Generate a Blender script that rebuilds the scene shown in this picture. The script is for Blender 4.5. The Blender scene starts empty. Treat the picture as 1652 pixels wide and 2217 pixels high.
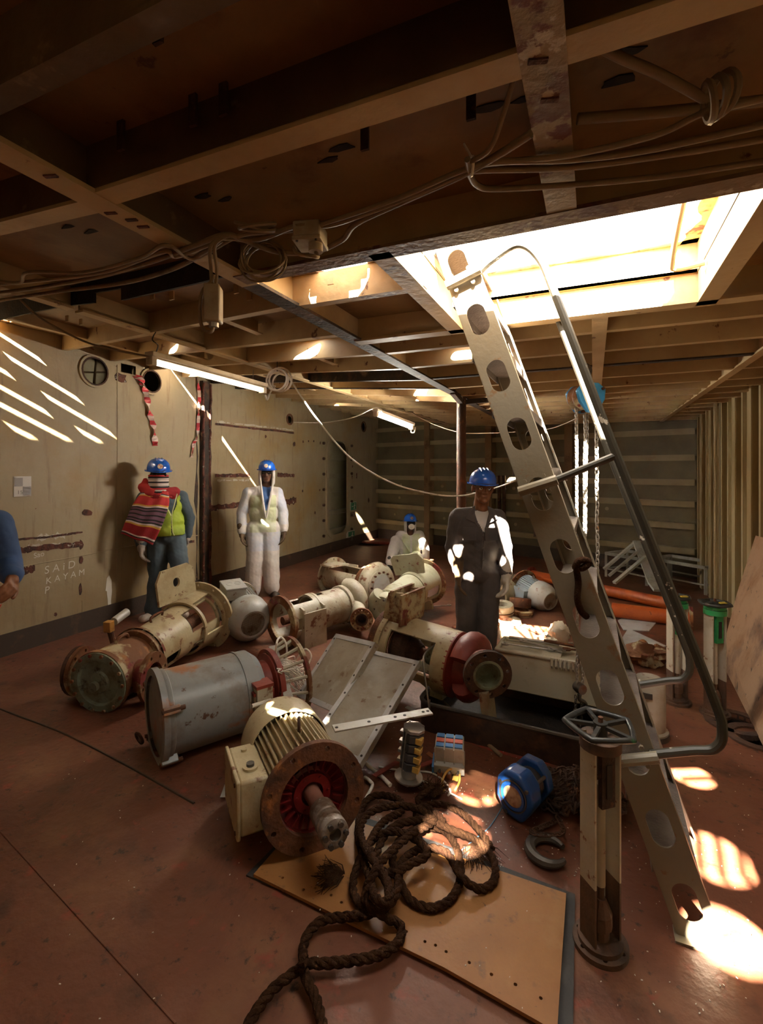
import bpy, bmesh, math, random
from mathutils import Vector, Matrix, Quaternion, noise as mnoise
from math import sin, cos, pi, radians, sqrt, atan2
random.seed(7)
SC = bpy.context.scene
COL = SC.collection

# ------------------------------------------------------------------ camera
F, HZ, CX, H = 1055.0, 1015.0, 826.0, 1.68
YAW = radians(23.5); SY, CY = sin(YAW), cos(YAW)
cam = bpy.data.cameras.new('camera')
cam.sensor_fit = 'HORIZONTAL'; cam.sensor_width = 36.0
cam.lens = F / 1652.0 * 36.0
cam.shift_y = -(2217 / 2 - HZ) / 1652.0
cam.clip_start = 0.02
camo = bpy.data.objects.new('camera', cam); COL.objects.link(camo)
camo.location = (0, 0, H); camo.rotation_euler = (pi / 2, 0, YAW)
SC.camera = camo

# ------------------------------------------------------------------ sky, sun, exposure
wd = bpy.data.worlds.new('sky'); SC.world = wd; wd.use_nodes = True
bg = wd.node_tree.nodes['Background']
bg.inputs[0].default_value = (1.0, 0.95, 0.86, 1); bg.inputs[1].default_value = 3.0
SUN = Vector((-0.30, 1.18, -1.0)).normalized()
sl = bpy.data.lights.new('sun', 'SUN'); sl.energy = 60.0; sl.angle = radians(0.6); sl.color = (1.0, 0.90, 0.74)
so = bpy.data.objects.new('sun', sl); COL.objects.link(so)
so.rotation_euler = SUN.to_track_quat('-Z', 'Y').to_euler()
so.location = (0, -6, 9)
SC.view_settings.view_transform = 'Standard'; SC.view_settings.look = 'None'
SC.view_settings.exposure = 2.55; SC.view_settings.gamma = 1.0
SC.view_settings.use_curve_mapping = False
SC.cycles.max_bounces = 8; SC.cycles.diffuse_bounces = 6; SC.cycles.glossy_bounces = 3
SC.cycles.transparent_max_bounces = 6
SC.cycles.sample_clamp_indirect = 8.0
SC.cycles.caustics_reflective = False; SC.cycles.caustics_refractive = False

# ------------------------------------------------------------------ placing helpers (photo pixel + real depth -> metres)
def P(x, y, d):
    u = (x - CX) / F * d; v = (HZ - y) / F * d
    return Vector((-SY * d + CY * u, CY * d + SY * u, H + v))
def G(x, y, z=0.0): return P(x, y, (H - z) * F / (y - HZ))
def PX(x, y, X): return P(x, y, X / (-SY + CY * (x - CX) / F))
def PY(x, y, Y): return P(x, y, Y / (CY + SY * (x - CX) / F))
XL1, KS = -1.29, 0.12
def zdeck(X): return 2.445 + KS * max(0.0, XL1 - X)
def CE(x, y, dz=0.0):
    a = -SY + CY * (x - CX) / F; v = (HZ - y) / F
    d = (2.445 + dz - H) / v
    if a * d < XL1: d = (2.445 + dz + KS * XL1 - H) / (v + KS * a)
    return P(x, y, d)

# ------------------------------------------------------------------ materials
MATS = {}
def M(name, base, rough=0.6, metal=0.0, patches=(), bump=0.0, bscale=40.0, spec=0.5, emit=None, coat=0.0, alpha=1.0, trans=0.0):
    """patches: (colour, noise scale, lo, hi[, stretch]) painted over the base through a noise mask"""
    if name in MATS: return MATS[name]
    m = bpy.data.materials.new(name); m.use_nodes = True
    nt = m.node_tree; b = nt.nodes['Principled BSDF']
    b.inputs['Roughness'].default_value = rough; b.inputs['Metallic'].default_value = metal
    b.inputs['Specular IOR Level'].default_value = spec
    if coat: b.inputs['Coat Weight'].default_value = coat; b.inputs['Coat Roughness'].default_value = 0.15
    col = (*base, 1)
    b.inputs['Base Color'].default_value = col
    tc = nt.nodes.new('ShaderNodeTexCoord'); last = None
    for i, pt in enumerate(patches):
        c, s, lo, hi = pt[:4]; st = pt[4] if len(pt) > 4 else (1, 1, 1)
        mp = nt.nodes.new('ShaderNodeMapping'); mp.inputs['Scale'].default_value = st
        mp.inputs['Location'].default_value = (i * 3.7, i * 1.9, i * 5.3)
        nt.links.new(tc.outputs['Object'], mp.inputs['Vector'])
        n = nt.nodes.new('ShaderNodeTexNoise'); n.inputs['Scale'].default_value = s
        n.inputs['Detail'].default_value = 7; n.inputs['Roughness'].default_value = 0.62
        nt.links.new(mp.outputs[0], n.inputs['Vector'])
        r = nt.nodes.new('ShaderNodeMapRange'); r.inputs['From Min'].default_value = lo; r.inputs['From Max'].default_value = hi
        nt.links.new(n.outputs['Fac'], r.inputs['Value'])
        mx = nt.nodes.new('ShaderNodeMix'); mx.data_type = 'RGBA'
        nt.links.new(r.outputs[0], mx.inputs['Factor'])
        mx.inputs['A'].default_value = col; mx.inputs['B'].default_value = (*c, 1)
        if last: nt.links.new(last, mx.inputs['A'])
        last = mx.outputs['Result']
    if last: nt.links.new(last, b.inputs['Base Color'])
    if bump:
        n = nt.nodes.new('ShaderNodeTexNoise'); n.inputs['Scale'].default_value = bscale; n.inputs['Detail'].default_value = 5
        nt.links.new(tc.outputs['Object'], n.inputs['Vector'])
        bp = nt.nodes.new('ShaderNodeBump'); bp.inputs['Strength'].default_value = bump; bp.inputs['Distance'].default_value = 0.01
        nt.links.new(n.outputs['Fac'], bp.inputs['Height']); nt.links.new(bp.outputs[0], b.inputs['Normal'])
    if emit:
        b.inputs['Emission Color'].default_value = (*emit[0], 1); b.inputs['Emission Strength'].default_value = emit[1]
    if trans: b.inputs['Transmission Weight'].default_value = trans
    if alpha < 1: b.inputs['Alpha'].default_value = alpha
    MATS[name] = m
    return m
RUST = (0.13, 0.045, 0.015); RUSTD = (0.05, 0.02, 0.01); RUSTO = (0.30, 0.11, 0.025); BLK = (0.012, 0.009, 0.007)
m_wall = M('wall_paint', (0.34, 0.268, 0.16), 0.55, patches=[((0.27, 0.19, 0.095), 0.9, 0.45, 0.7), ((0.31, 0.19, 0.06), 0.7, 0.56, 0.72),
           ((0.22, 0.15, 0.085), 5.0, 0.56, 0.75, (1, 3, 0.35)), ((0.17, 0.06, 0.025), 9.0, 0.70, 0.74)], bump=0.25, bscale=18)
m_deck = M('deckhead_paint', (0.27, 0.155, 0.058), 0.6, patches=[((0.15, 0.07, 0.02), 1.3, 0.42, 0.68), ((0.13, 0.045, 0.015), 2.2, 0.58, 0.70),
           ((0.10, 0.035, 0.015), 11.0, 0.68, 0.73)], bump=0.3, bscale=14)
m_beam = M('beam_paint', (0.50, 0.36, 0.19), 0.55, patches=[((0.37, 0.24, 0.11), 2.0, 0.45, 0.7), ((0.13, 0.045, 0.02), 9.0, 0.64, 0.69)], bump=0.3, bscale=25)
m_char = M('charred_steel', (0.035, 0.022, 0.015), 0.7, patches=[((0.13, 0.06, 0.025), 6.0, 0.5, 0.7), ((0.33, 0.22, 0.12), 4.0, 0.62, 0.72)], bump=0.6, bscale=40)
m_black = M('burnt_and_shade_black', (0.012, 0.008, 0.006), 0.8, patches=[((0.04, 0.02, 0.01), 7.0, 0.5, 0.7)], bump=0.5)  # burnt steel; also stands in for shade in wells and on the torn web
m_floor = M('deck_floor', (0.145, 0.05, 0.026), 0.5, patches=[((0.095, 0.03, 0.014), 1.1, 0.42, 0.66), ((0.20, 0.09, 0.042), 2.3, 0.5, 0.75), ((0.06, 0.024, 0.013), 5.0, 0.55, 0.72),
            ((0.20, 0.045, 0.025), 9.0, 0.60, 0.7), ((0.035, 0.016, 0.01), 22.0, 0.60, 0.70)], bump=0.35, bscale=30, spec=0.4)
m_kick = M('dark_skirting', (0.045, 0.028, 0.018), 0.55, patches=[((0.12, 0.06, 0.03), 5.0, 0.55, 0.75)], bump=0.2)
m_backw = M('hull_paint', (0.40, 0.33, 0.19), 0.6, patches=[((0.27, 0.21, 0.11), 1.3, 0.42, 0.68), ((0.30, 0.17, 0.06), 1.9, 0.58, 0.72)], bump=0.3, bscale=20)
m_rightw = M('right_wall_paint', (0.42, 0.34, 0.19), 0.55, patches=[((0.30, 0.21, 0.09), 1.2, 0.45, 0.7, (1, 1, .4))], bump=0.15)
m_rust = M('rust', RUST, 0.85, patches=[(RUSTD, 6.0, 0.45, 0.65), (RUSTO, 12.0, 0.58, 0.72)], bump=0.6, bscale=60)
m_rustd = M('dark_rust', (0.07, 0.03, 0.015), 0.85, patches=[((0.025, 0.012, 0.008), 9.0, 0.45, 0.65), ((0.16, 0.06, 0.02), 16.0, 0.6, 0.72)], bump=0.6, bscale=70)
m_steel = M('bare_steel', (0.42, 0.40, 0.37), 0.38, 0.85, patches=[((0.2, 0.15, 0.1), 8.0, 0.55, 0.7)], bump=0.15)
m_dsteel = M('dark_steel', (0.11, 0.10, 0.09), 0.45, 0.7, patches=[((0.10, 0.045, 0.02), 9.0, 0.55, 0.7)], bump=0.2)
m_cable = M('cable_sheath', (0.25, 0.175, 0.10), 0.55, patches=[((0.18, 0.12, 0.07), 8.0, 0.5, 0.7)])
m_white = M('white_cable', (0.74, 0.70, 0.62), 0.5, patches=[((0.4, 0.35, 0.28), 12.0, 0.55, 0.7)])

# ------------------------------------------------------------------ mesh helpers
class MB:
    def __init__(s): s.v = []; s.f = []; s.m = []; s.cur = 0
    def add(s, vs, fs, mtx=None):
        o = len(s.v)
        for p in vs:
            p = Vector(p)
            s.v.append(mtx @ p if mtx is not None else p)
        for f in fs: s.f.append([i + o for i in f]); s.m.append(s.cur)
        return s
    def mat(s, i): s.cur = i; return s
    def box(s, c, d, mtx=None, rz=0.0, tap=1.0):
        x, y, z = d[0] / 2, d[1] / 2, d[2] / 2
        vs = [(-x, -y, -z), (x, -y, -z), (x, y, -z), (-x, y, -z), (-x * tap, -y * tap, z), (x * tap, -y * tap, z), (x * tap, y * tap, z), (-x * tap, y * tap, z)]
        mm = Matrix.Translation(c) @ Matrix.Rotation(rz, 4, 'Z')
        if mtx is not None: mm = mtx @ mm
        return s.add(vs, [(0, 3, 2, 1), (4, 5, 6, 7), (0, 1, 5, 4), (1, 2, 6, 5), (2, 3, 7, 6), (3, 0, 4, 7)], mm)
    def bar(s, a, b, w, h, up=(0, 0, 1)):
        a, b = Vector(a), Vector(b); t = (b - a).normalized(); up = Vector(up)
        r = t.cross(up)
        if r.length < 1e-4: r = t.cross(Vector((1, 0, 0)))
        r.normalize(); u = r.cross(t)
        vs = []
        for p in (a, b):
            for i, j in ((-1, -1), (1, -1), (1, 1), (-1, 1)): vs.append(p + r * (i * w / 2) + u * (j * h / 2))
        return s.add(vs, [(0, 1, 2, 3), (7, 6, 5, 4), (0, 4, 5, 1), (1, 5, 6, 2), (2, 6, 7, 3), (3, 7, 4, 0)])
    def lathe(s, prof, n=24, mtx=None, a0=0.0, a1=2 * pi, closed=False):
        """profile of (r, z) about local Z"""
        full = abs(a1 - a0 - 2 * pi) < 1e-6; k = n if full else n + 1; vs = []; fs = []
        for i in range(k):
            a = a0 + (a1 - a0) * i / n
            for r, z in prof: vs.append((r * cos(a), r * sin(a), z))
        L = len(prof)
        for i in range(n):
            j = (i + 1) % k
            for q in range(L if closed else L - 1):
                q2 = (q + 1) % L
                fs.append((i * L + q, j * L + q, j * L + q2, i * L + q2))
        if not full and closed:
            fs.append(tuple(range(L))[::-1]); fs.append(tuple((k - 1) * L + q for q in range(L)))
        return s.add(vs, fs, mtx)
    def cyl(s, a, b, r, r2=None, n=16):
        a, b = Vector(a), Vector(b); r2 = r if r2 is None else r2; L = (b - a).length
        mm = Matrix.Translation(a) @ (b - a).to_track_quat('Z', 'Y').to_matrix().to_4x4()
        return s.lathe([(1e-5, 0), (r, 0), (r2, L), (1e-5, L)], n, mm)
    def ring(s, r0, r1, z0, z1, n=24, mtx=None, a0=0.0, a1=2 * pi):
        return s.lathe([(r0, z0), (r1, z0), (r1, z1), (r0, z1)], n, mtx, a0, a1, True)
    def tube(s, pts, r, n=8, closed=False, caps=True):
        pts = [Vector(p) for p in pts]; k = len(pts); rs = r if isinstance(r, (list, tuple)) else [r] * k
        vs = []; fs = []; nrm = None
        for i, p in enumerate(pts):
            if closed: t = pts[(i + 1) % k] - pts[i - 1]
            else: t = pts[min(i + 1, k - 1)] - pts[max(i - 1, 0)]
            t.normalize()
            if nrm is None:
                nrm = t.cross(Vector((0, 0, 1)))
                if nrm.length < 1e-3: nrm = t.cross(Vector((1, 0, 0)))
            else: nrm = nrm - t * nrm.dot(t)
            nrm.normalize(); bn = t.cross(nrm)
            for j in range(n):
                a = 2 * pi * j / n; vs.append(p + (nrm * cos(a) + bn * sin(a)) * rs[i])
        for i in range(k if closed else k - 1):
            i2 = (i + 1) % k
            for j in range(n):
                j2 = (j + 1) % n; fs.append((i * n + j, i * n + j2, i2 * n + j2, i2 * n + j))
        if caps and not closed:
            fs.append(tuple(range(n))[::-1]); fs.append(tuple((k - 1) * n + j for j in range(n)))
        return s.add(vs, fs)
    def torus(s, c, R, r, axis=(0, 0, 1), n=24, m=8):
        q = Vector(axis).to_track_quat('Z', 'Y').to_matrix()
        return s.tube([Vector(c) + q @ Vector((R * cos(2 * pi * i / n), R * sin(2 * pi * i / n), 0)) for i in range(n)], r, m, True)
    def ball(s, c, r, n=12, m=8, sc=(1, 1, 1)):
        prof = [(max(1e-5, r * sin(pi * i / m)), -r * cos(pi * i / m)) for i in range(m + 1)]
        return s.lathe(prof, n, Matrix.Translation(c) @ Matrix.Diagonal((*sc, 1)))
    def prism(s, poly, z0, z1, mtx=None):
        n = len(poly)
        vs = [(x, y, z0) for x, y in poly] + [(x, y, z1) for x, y in poly]
        fs = [tuple(range(n))[::-1], tuple(range(n, 2 * n))] + [(i, (i + 1) % n, n + (i + 1) % n, n + i) for i in range(n)]
        return s.add(vs, fs, mtx)
    def plate(s, outer, holes, z0, z1, mtx=None):
        """flat plate with holes, outline in local XY"""
        bm = bmesh.new(); loops = []
        for lp in [outer] + list(holes):
            vv = [bm.verts.new((x, y, 0)) for x, y in lp]
            for i in range(len(vv)): bm.edges.new((vv[i], vv[(i + 1) % len(vv)]))
            loops.append(len(vv))
        bmesh.ops.triangle_fill(bm, use_beauty=True, use_dissolve=False, edges=bm.edges[:], normal=(0, 0, 1))
        bm.verts.index_update()
        tris = [[v.index for v in f.verts] for f in bm.faces]; vs = [v.co.copy() for v in bm.verts]; bm.free()
        n = len(vs)
        allv = [(p.x, p.y, z0) for p in vs] + [(p.x, p.y, z1) for p in vs]
        fs = [t[::-1] for t in tris] + [[i + n for i in t] for t in tris]
        o = 0
        for L in loops:
            for i in range(L):
                a, b = o + i, o + (i + 1) % L
                fs.append((a, b, b + n, a + n))
            o += L
        return s.add(allv, fs, mtx)
    def build(s, name, mat, parent=None, smooth=35, bevel=0.0, loc=None):
        me = bpy.data.meshes.new(name)
        me.from_pydata([tuple(p) for p in s.v], [], s.f)
        mats = mat if isinstance(mat, (list, tuple)) else [mat]
        for m in mats: me.materials.append(m)
        if len(mats) > 1: me.polygons.foreach_set('material_index', s.m)
        bm = bmesh.new(); bm.from_mesh(me)
        bmesh.ops.remove_doubles(bm, verts=bm.verts[:], dist=2e-5)
        bmesh.ops.recalc_face_normals(bm, faces=bm.faces[:])
        bm.to_mesh(me); bm.free()
        if smooth:
            me.polygons.foreach_set('use_smooth', [True] * len(me.polygons))
            me.set_sharp_from_angle(angle=radians(smooth))
        o = bpy.data.objects.new(name, me); COL.objects.link(o)
        if parent is not None: o.parent = parent
        if bevel:
            bv = o.modifiers.new('bevel', 'BEVEL'); bv.width = bevel; bv.segments = 2; bv.limit_method = 'ANGLE'; bv.angle_limit = radians(40)
        return o
def tag(o, label=None, cat=None, group=None, kind=None):
    if label: o['label'] = label
    if cat: o['category'] = cat
    if group: o['group'] = group
    if kind: o['kind'] = kind
    return o
def thing(name, label, cat, loc=(0, 0, 0), rot=None, group=None):
    o = bpy.data.objects.new(name, None); COL.objects.link(o); o.empty_display_size = 0.05
    if rot is not None: o.matrix_world = Matrix.Translation(loc) @ rot.to_4x4()
    else: o.location = loc
    return tag(o, label, cat, group)
def copy_tree(o, parent=None):
    c = o.copy(); COL.objects.link(c); c.parent = parent
    for ch in list(o.children): copy_tree(ch, c)
    return c
def basis(zax, up=(0, 0, 1)):
    """rotation whose local Z runs along zax and local Y leans to up"""
    z = Vector(zax).normalized(); x = Vector(up).cross(z)
    if x.length < 1e-4: x = Vector((1, 0, 0))
    x.normalize(); y = z.cross(x)
    return Matrix((x, y, z)).transposed()
def circ(cx, cy, r, n=20, a0=0.0): return [(cx + r * cos(a0 + 2 * pi * i / n), cy + r * sin(a0 + 2 * pi * i / n)) for i in range(n)]
def rrect(cx, cy, w, h, r, n=5):
    pts = []
    for sx, sy, a in ((1, 1, 0), (-1, 1, pi / 2), (-1, -1, pi), (1, -1, 3 * pi / 2)):
        for i in range(n + 1):
            t = a + pi / 2 * i / n
            pts.append((cx + sx * (w / 2 - r) + r * cos(t), cy + sy * (h / 2 - r) + r * sin(t)))
    return pts
def spline(pts, k=8, closed=False):
    pts = [Vector(p) for p in pts]; n = len(pts); out = []
    for i in range(n if closed else n - 1):
        if closed: p0, p1, p2, p3 = pts[i - 1], pts[i], pts[(i + 1) % n], pts[(i + 2) % n]
        else: p0, p1, p2, p3 = pts[max(i - 1, 0)], pts[i], pts[i + 1], pts[min(i + 2, n - 1)]
        for q in range(k):
            t = q / k
            out.append(0.5 * ((2 * p1) + (p2 - p0) * t + (2 * p0 - 5 * p1 + 4 * p2 - p3) * t * t + (3 * p1 - p0 - 3 * p2 + p3) * t ** 3))
    if not closed: out.append(pts[-1])
    return out
# ================================================================== THE SETTING
XW, XR, YF = -4.84, 1.45, -3.2       # left wall, right wall, front end behind the camera
def yback(X): return 9.26 - 0.345 * X * 1.0
# floor with open manholes
fl = MB()
holes = [(G(800, 1177), 0.30), (G(1592, 1565), 0.13), (G(1640, 1598), 0.12)]
fl.plate([(XW - 1.2, YF), (XR + .1, YF), (XR + .1, yback(XR)), (XW - 1.2, yback(XW - 1.2))],
         [circ(p.x, p.y, r, 20) for p, r in holes], -0.03, 0.0)
floor = tag(fl.build('floor', m_floor, smooth=0), 'red-brown painted steel deck floor, worn and littered', kind='structure')
for p, r in holes:
    b = MB().ring(r, r + 0.05, -0.02, 0.012, 24, Matrix.Translation(p)); b.build('manhole_rim', m_rustd, floor)
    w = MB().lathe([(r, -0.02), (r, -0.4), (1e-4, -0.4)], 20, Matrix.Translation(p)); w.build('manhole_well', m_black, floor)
sm = MB()
def seam(pts, r=0.006): sm.tube(pts, r, 6)
wl = spline([G(-150, 1470), G(0, 1535), G(130, 1585), G(260, 1650), G(420, 1740)], 6)
MB().tube([p + Vector((0, 0, .001)) for p in wl], 0.007, 6).build('weld_seam', m_kick, floor)
for a, b in (((1300, 1640), (1480, 1700)), ((560, 1330), (820, 1215)), ((0, 1800), (380, 2217))):
    MB().tube([G(*a), G((a[0] + b[0]) / 2, (a[1] + b[1]) / 2), G(*b)], 0.004, 6).build('weld_seam', m_floor, floor)

# ---- left wall (facing +X) with manway, pipe holes
def wl2(x, y): p = PX(x, y, XW); return (p.y, p.z)
hol = []
man_c = [wl2(709, 1050), wl2(751, 1050)]; ym0, ym1 = man_c[0][0], man_c[1][0]
zm0, zm1 = 0.36, 1.98
z_t = PX(730, 955, XW).z; z_b = PX(730, 1155, XW).z
hol.append(rrect((ym0 + ym1) / 2, (z_t + z_b) / 2, ym1 - ym0, z_t - z_b, 0.24, 6))
c1, c2 = wl2(204, 804), wl2(327, 826)
hol += [circ(*c1, 0.14, 20), circ(*c2, 0.125, 20)]
q0, q1 = wl2(262, 786), wl2(294, 812)
hol.append([(q0[0], q1[1]), (q1[0], q1[1]), (q1[0], q0[1]), (q0[0], q0[1])])
c3, c4 = wl2(627, 908), wl2(787, 924)
hol += [circ(*c3, 0.075, 12), circ(*c4, 0.10, 12)]
wmx = Matrix(((0, 0, 1, XW), (1, 0, 0, 0), (0, 1, 0, 0), (0, 0, 0, 1)))   # local (y,z,thickness)
w = MB().plate([(YF, 0), (yback(XW), 0), (yback(XW), 3.1), (YF, 3.1)], hol, -0.012, 0.0, wmx)
wall_left = tag(w.build('wall_left', m_wall, smooth=0), 'cream painted steel bulkhead with pipe holes and an oval manway', kind='structure')
b = MB(); b.plate(rrect((ym0 + ym1) / 2, (z_t + z_b) / 2, ym1 - ym0 + .16, z_t - z_b + .16, .3, 6), [hol[0]], 0.0, 0.03, wmx)
man_rim = b.build('manway_rim', m_wall, wall_left)
for i in range(7):
    for s_ in (0, 1):
        yy = (ym0 - .17, ym1 + .2)[s_]; zz = z_b + .02 + (z_t - z_b) * i / 6.3
        MB().cyl((XW, yy, zz), (XW + .035, yy, zz), .028, n=8).build('bolt', m_rustd, wall_left)
for c, r in ((c1, .14), (c2, .125)):
    MB().ring(r, r + .035, 0, .018, 24, Matrix.Translation((XW, c[0], c[1])) @ Matrix.Rotation(pi / 2, 4, 'Y')).build('cut_rim', m_wall, wall_left)
    MB().ring(r - .004, r + .012, 0, .022, 24, Matrix.Translation((XW, c[0], c[1])) @ Matrix.Rotation(pi / 2, 4, 'Y')).build('burnt_edge', m_rustd, wall_left)
for c, r in ((c3, .075), (c4, .10)):
    MB().ring(r, r + .025, 0, .012, 16, Matrix.Translation((XW, c[0], c[1])) @ Matrix.Rotation(pi / 2, 4, 'Y')).build('rust_rim', m_rust, wall_left)
def wline(name, pts, r, m):   # strip on the left wall following photo points
    MB().tube([PX(x, y, XW) for x, y in pts], r, 6).build(name, m, wall_left)
wline('weld_seam', [(254, 790), (254, 1000), (253, 1340)], .007, m_wall)
wline('weld_seam', [(178, 1300), (178, 1386)], .005, m_wall)
wline('weld_seam', [(40, 1228), (178, 1203), (252, 1188), (440, 1157)], .007, m_wall)
wline('weld_seam', [(444, 1156), (520, 1146), (700, 1117), (806, 1099)], .007, m_wall)
wline('weld_seam', [(806, 960), (806, 1168)], .007, m_wall)
wline('weld_seam', [(648, 1150), (648, 1230)], .005, m_wall)
m_scar = M('rust_scar', (0.12, 0.035, 0.02), 0.8, patches=[((0.04, 0.015, 0.01), 14, .45, .6), ((.5, .45, .38), 25, .62, .68)], bump=.8, bscale=60)
m_chip = M('chipped_paint', (0.50, 0.45, 0.37), 0.6, patches=[((0.3, .2, .12), 20, .5, .6)], bump=.6)
def scar(pts, w, m=m_scar, jag=.35, t=.006, name='cut_scar'):
    """ragged strip of torn paint left by a removed stiffener"""
    P3 = [PX(x, y, XW) for x, y in pts]; b = MB(); n = 14; L = []; R_ = []
    for i in range(n * (len(P3) - 1) + 1):
        k = min(i // n, len(P3) - 2); t_ = i / n - k; p = P3[k].lerp(P3[k + 1], t_)
        L.append(p + Vector((t, 0, w / 2 * (1 + jag * random.uniform(-1, 1))))); R_.append(p + Vector((t, 0, -w / 2 * (1 + jag * random.uniform(-1, 1)))))
    k = len(L); vs = L + R_ + [v - Vector((t, 0, 0)) for v in L] + [v - Vector((t, 0, 0)) for v in R_]
    fs = []
    for i in range(k - 1):
        fs += [(i, i + 1, k + i + 1, k + i), (i, 2 * k + i, 2 * k + i + 1, i + 1), (k + i, k + i + 1, 3 * k + i + 1, 3 * k + i)]
    b.add(vs, fs).build(name, m, wall_left, smooth=0)
for pts, w_ in (([(465, 918), (636, 937)], .035), ([(465, 1030), (540, 1029)], .05), ([(600, 1028), (637, 1029)], .06), ([(450, 1101), (525, 1092)], .075), ([(612, 1088), (641, 1083)], .11),
                ([(32, 1194), (70, 1188), (178, 1178)], .05), ([(40, 1240), (75, 1230)], .06), ([(32, 1168), (100, 1163), (178, 1152)], .02), ([(388, 1176), (420, 1172)], .035)):
    scar(pts, w_)
for pts, w_ in (([(465, 912), (636, 931)], .025), ([(470, 1040), (540, 1040)], .03), ([(80, 1163), (140, 1158)], .05), ([(60, 1180), (130, 1180)], .03)):
    scar(pts, w_, m_chip, .8, .004, 'chipped_paint')
for x, y, w_, h_ in ((175, 1211, .05, .09), (174, 1276, .04, .13), (176, 1180, .05, .12), (188, 1110, .12, .09), (260, 818, .2, .12), (661, 1202, .12, .12), (575, 945, .05, .06), (637, 962, .08, .09), (656, 956, .04, .06), (668, 955, .04, .05), (679, 955, .04, .05), (693, 959, .04, .06), (655, 1063, .05, .06), (692, 1061, .04, .05), (682, 1110, .05, .07), (798, 1083, .1, .12), (762, 990, .05, .05), (763, 1010, .05, .06), (762, 1030, .04, .16), (772, 1030, .05, .16), (120, 1330, .03, .05), (195, 1330, .03, .05), (800, 1155, .06, .06), (780, 1160, .06, .06)):
    c = PX(x, y, XW); b = MB()
    pl = [(c.y + w_ / 2 * cos(a) * random.uniform(.6, 1.1), c.z + h_ / 2 * sin(a) * random.uniform(.6, 1.1)) for a in [2 * pi * i / 9 for i in range(9)]]
    b.prism(pl, 0, .005, wmx); b.build('rust_spot', m_scar, wall_left, smooth=0)
# soot stained corner post with flaking welds
pc = G(440, 1275); pw = MB(); pt0 = PX(440, 1272, XW)
pw.box((XW + .03, pt0.y, 1.43), (.06, .13, 2.86)); post = pw.build('bulkhead_post', m_char, wall_left)
for s_ in (-.06, .06):
    MB().tube([(XW + .065 + random.uniform(-.006, .006), pt0.y + s_ + random.uniform(-.01, .01), .08 + .11 * i) for i in range(26)], [.012 + random.uniform(0, .008) for i in range(26)], 6).build('torn_weld', m_scar, wall_left)
for yy, sgn in ((pt0.y + .1, 1), (pt0.y - .09, -1)):
    pl = [(yy + sgn * random.uniform(0, .03), z) for z in [0.05 + .2 * i for i in range(14)]]
    pl2 = [(yy + sgn * (.03 + .09 * abs(mnoise.noise((z * 1.9, sgn * 3, 0)))), z) for _, z in pl][::-1]
    MB().prism(pl + pl2, .001, .003, wmx).build('soot_stain', m_char, wall_left, smooth=0)
# writing and marks on the left wall
m_chalk = M('chalk', (0.62, 0.58, 0.5), 0.9)
def chalk(txt, x, y, size, rot=0.0):
    cu = bpy.data.curves.new('chalk_writing', 'FONT'); cu.body = txt; cu.size = size; cu.extrude = .0008; cu.shear = 0.1
    o = bpy.data.objects.new('chalk_writing', cu); COL.objects.link(o); p = PX(x, y, XW)
    dg = bpy.context.evaluated_depsgraph_get(); me = bpy.data.meshes.new_from_object(o.evaluated_get(dg)); bpy.data.objects.remove(o)
    o = bpy.data.objects.new('chalk_writing', me); COL.objects.link(o); me.materials.clear(); me.materials.append(m_chalk)
    o.matrix_world = Matrix.Translation((XW + .003, p.y, p.z)) @ Matrix(((0, 0, 1), (1, 0, 0), (0, 1, 0))).to_4x4() @ Matrix.Rotation(rot, 4, 'Z')
    o.parent = wall_left
chalk('S A i D', 95, 1243, .105, .03); chalk('K A Y A M', 98, 1265, .088, .04); chalk('P', 95, 1286, .095); chalk('Sao', 72, 1209, .07, .1)
c = [PX(x, y, XW) for x, y in ((231, 1252), (236, 1245), (241, 1256), (242, 1280), (240, 1300), (242, 1345), (236, 1350), (233, 1300), (231, 1280), (228, 1279))]
MB().prism([(p.y, p.z) for p in c], .001, .003, wmx).build('chalk_mark', m_chalk, wall_left, smooth=0)
# skirting
MB().box((XW + .006, (YF + yback(XW)) / 2, .10), (.012, yback(XW) - YF, .20)).build('baseboard_left', m_kick)
tag(bpy.data.objects['baseboard_left'], kind='structure')
# space behind the bulkhead, seen through the manway
b = MB(); b.box((XW - .75, 6, 1.5), (.02, 12, 3.2)); vw = tag(b.build('wall_outer', m_backw, smooth=0), kind='structure')
for i in range(7): MB().box((XW - .70, 8, .25 + .42 * i), (.10, 7, .10)).build('stringer', m_backw, vw)
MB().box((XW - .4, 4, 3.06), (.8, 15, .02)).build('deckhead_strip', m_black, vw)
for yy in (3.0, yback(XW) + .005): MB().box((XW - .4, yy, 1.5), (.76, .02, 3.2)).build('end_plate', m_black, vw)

# ---- back wall, skewed like the frames, with stringers and vertical frames
bA, bB = Vector((XW, yback(XW), 0)), Vector((XR + .1, yback(XR + .1), 0)); bd = (bB - bA).normalized(); bn = Vector((bd.y, -bd.x, 0)); bL = (bB - bA).length
bmx = Matrix(((bd.x, 0, bn.x, bA.x), (bd.y, 0, bn.y, bA.y), (0, 1, 0, 0), (0, 0, 0, 1)))
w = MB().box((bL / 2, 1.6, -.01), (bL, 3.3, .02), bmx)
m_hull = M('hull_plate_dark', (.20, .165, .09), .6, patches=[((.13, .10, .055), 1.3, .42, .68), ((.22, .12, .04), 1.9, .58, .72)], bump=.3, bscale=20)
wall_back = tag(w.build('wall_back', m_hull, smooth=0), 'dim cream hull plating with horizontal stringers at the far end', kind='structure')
frames = [0.0, 1.62, 3.15, 4.75, 6.68]
zs = [.42, .80, 1.14, 1.47, 1.85, 2.25, 2.6]
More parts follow.
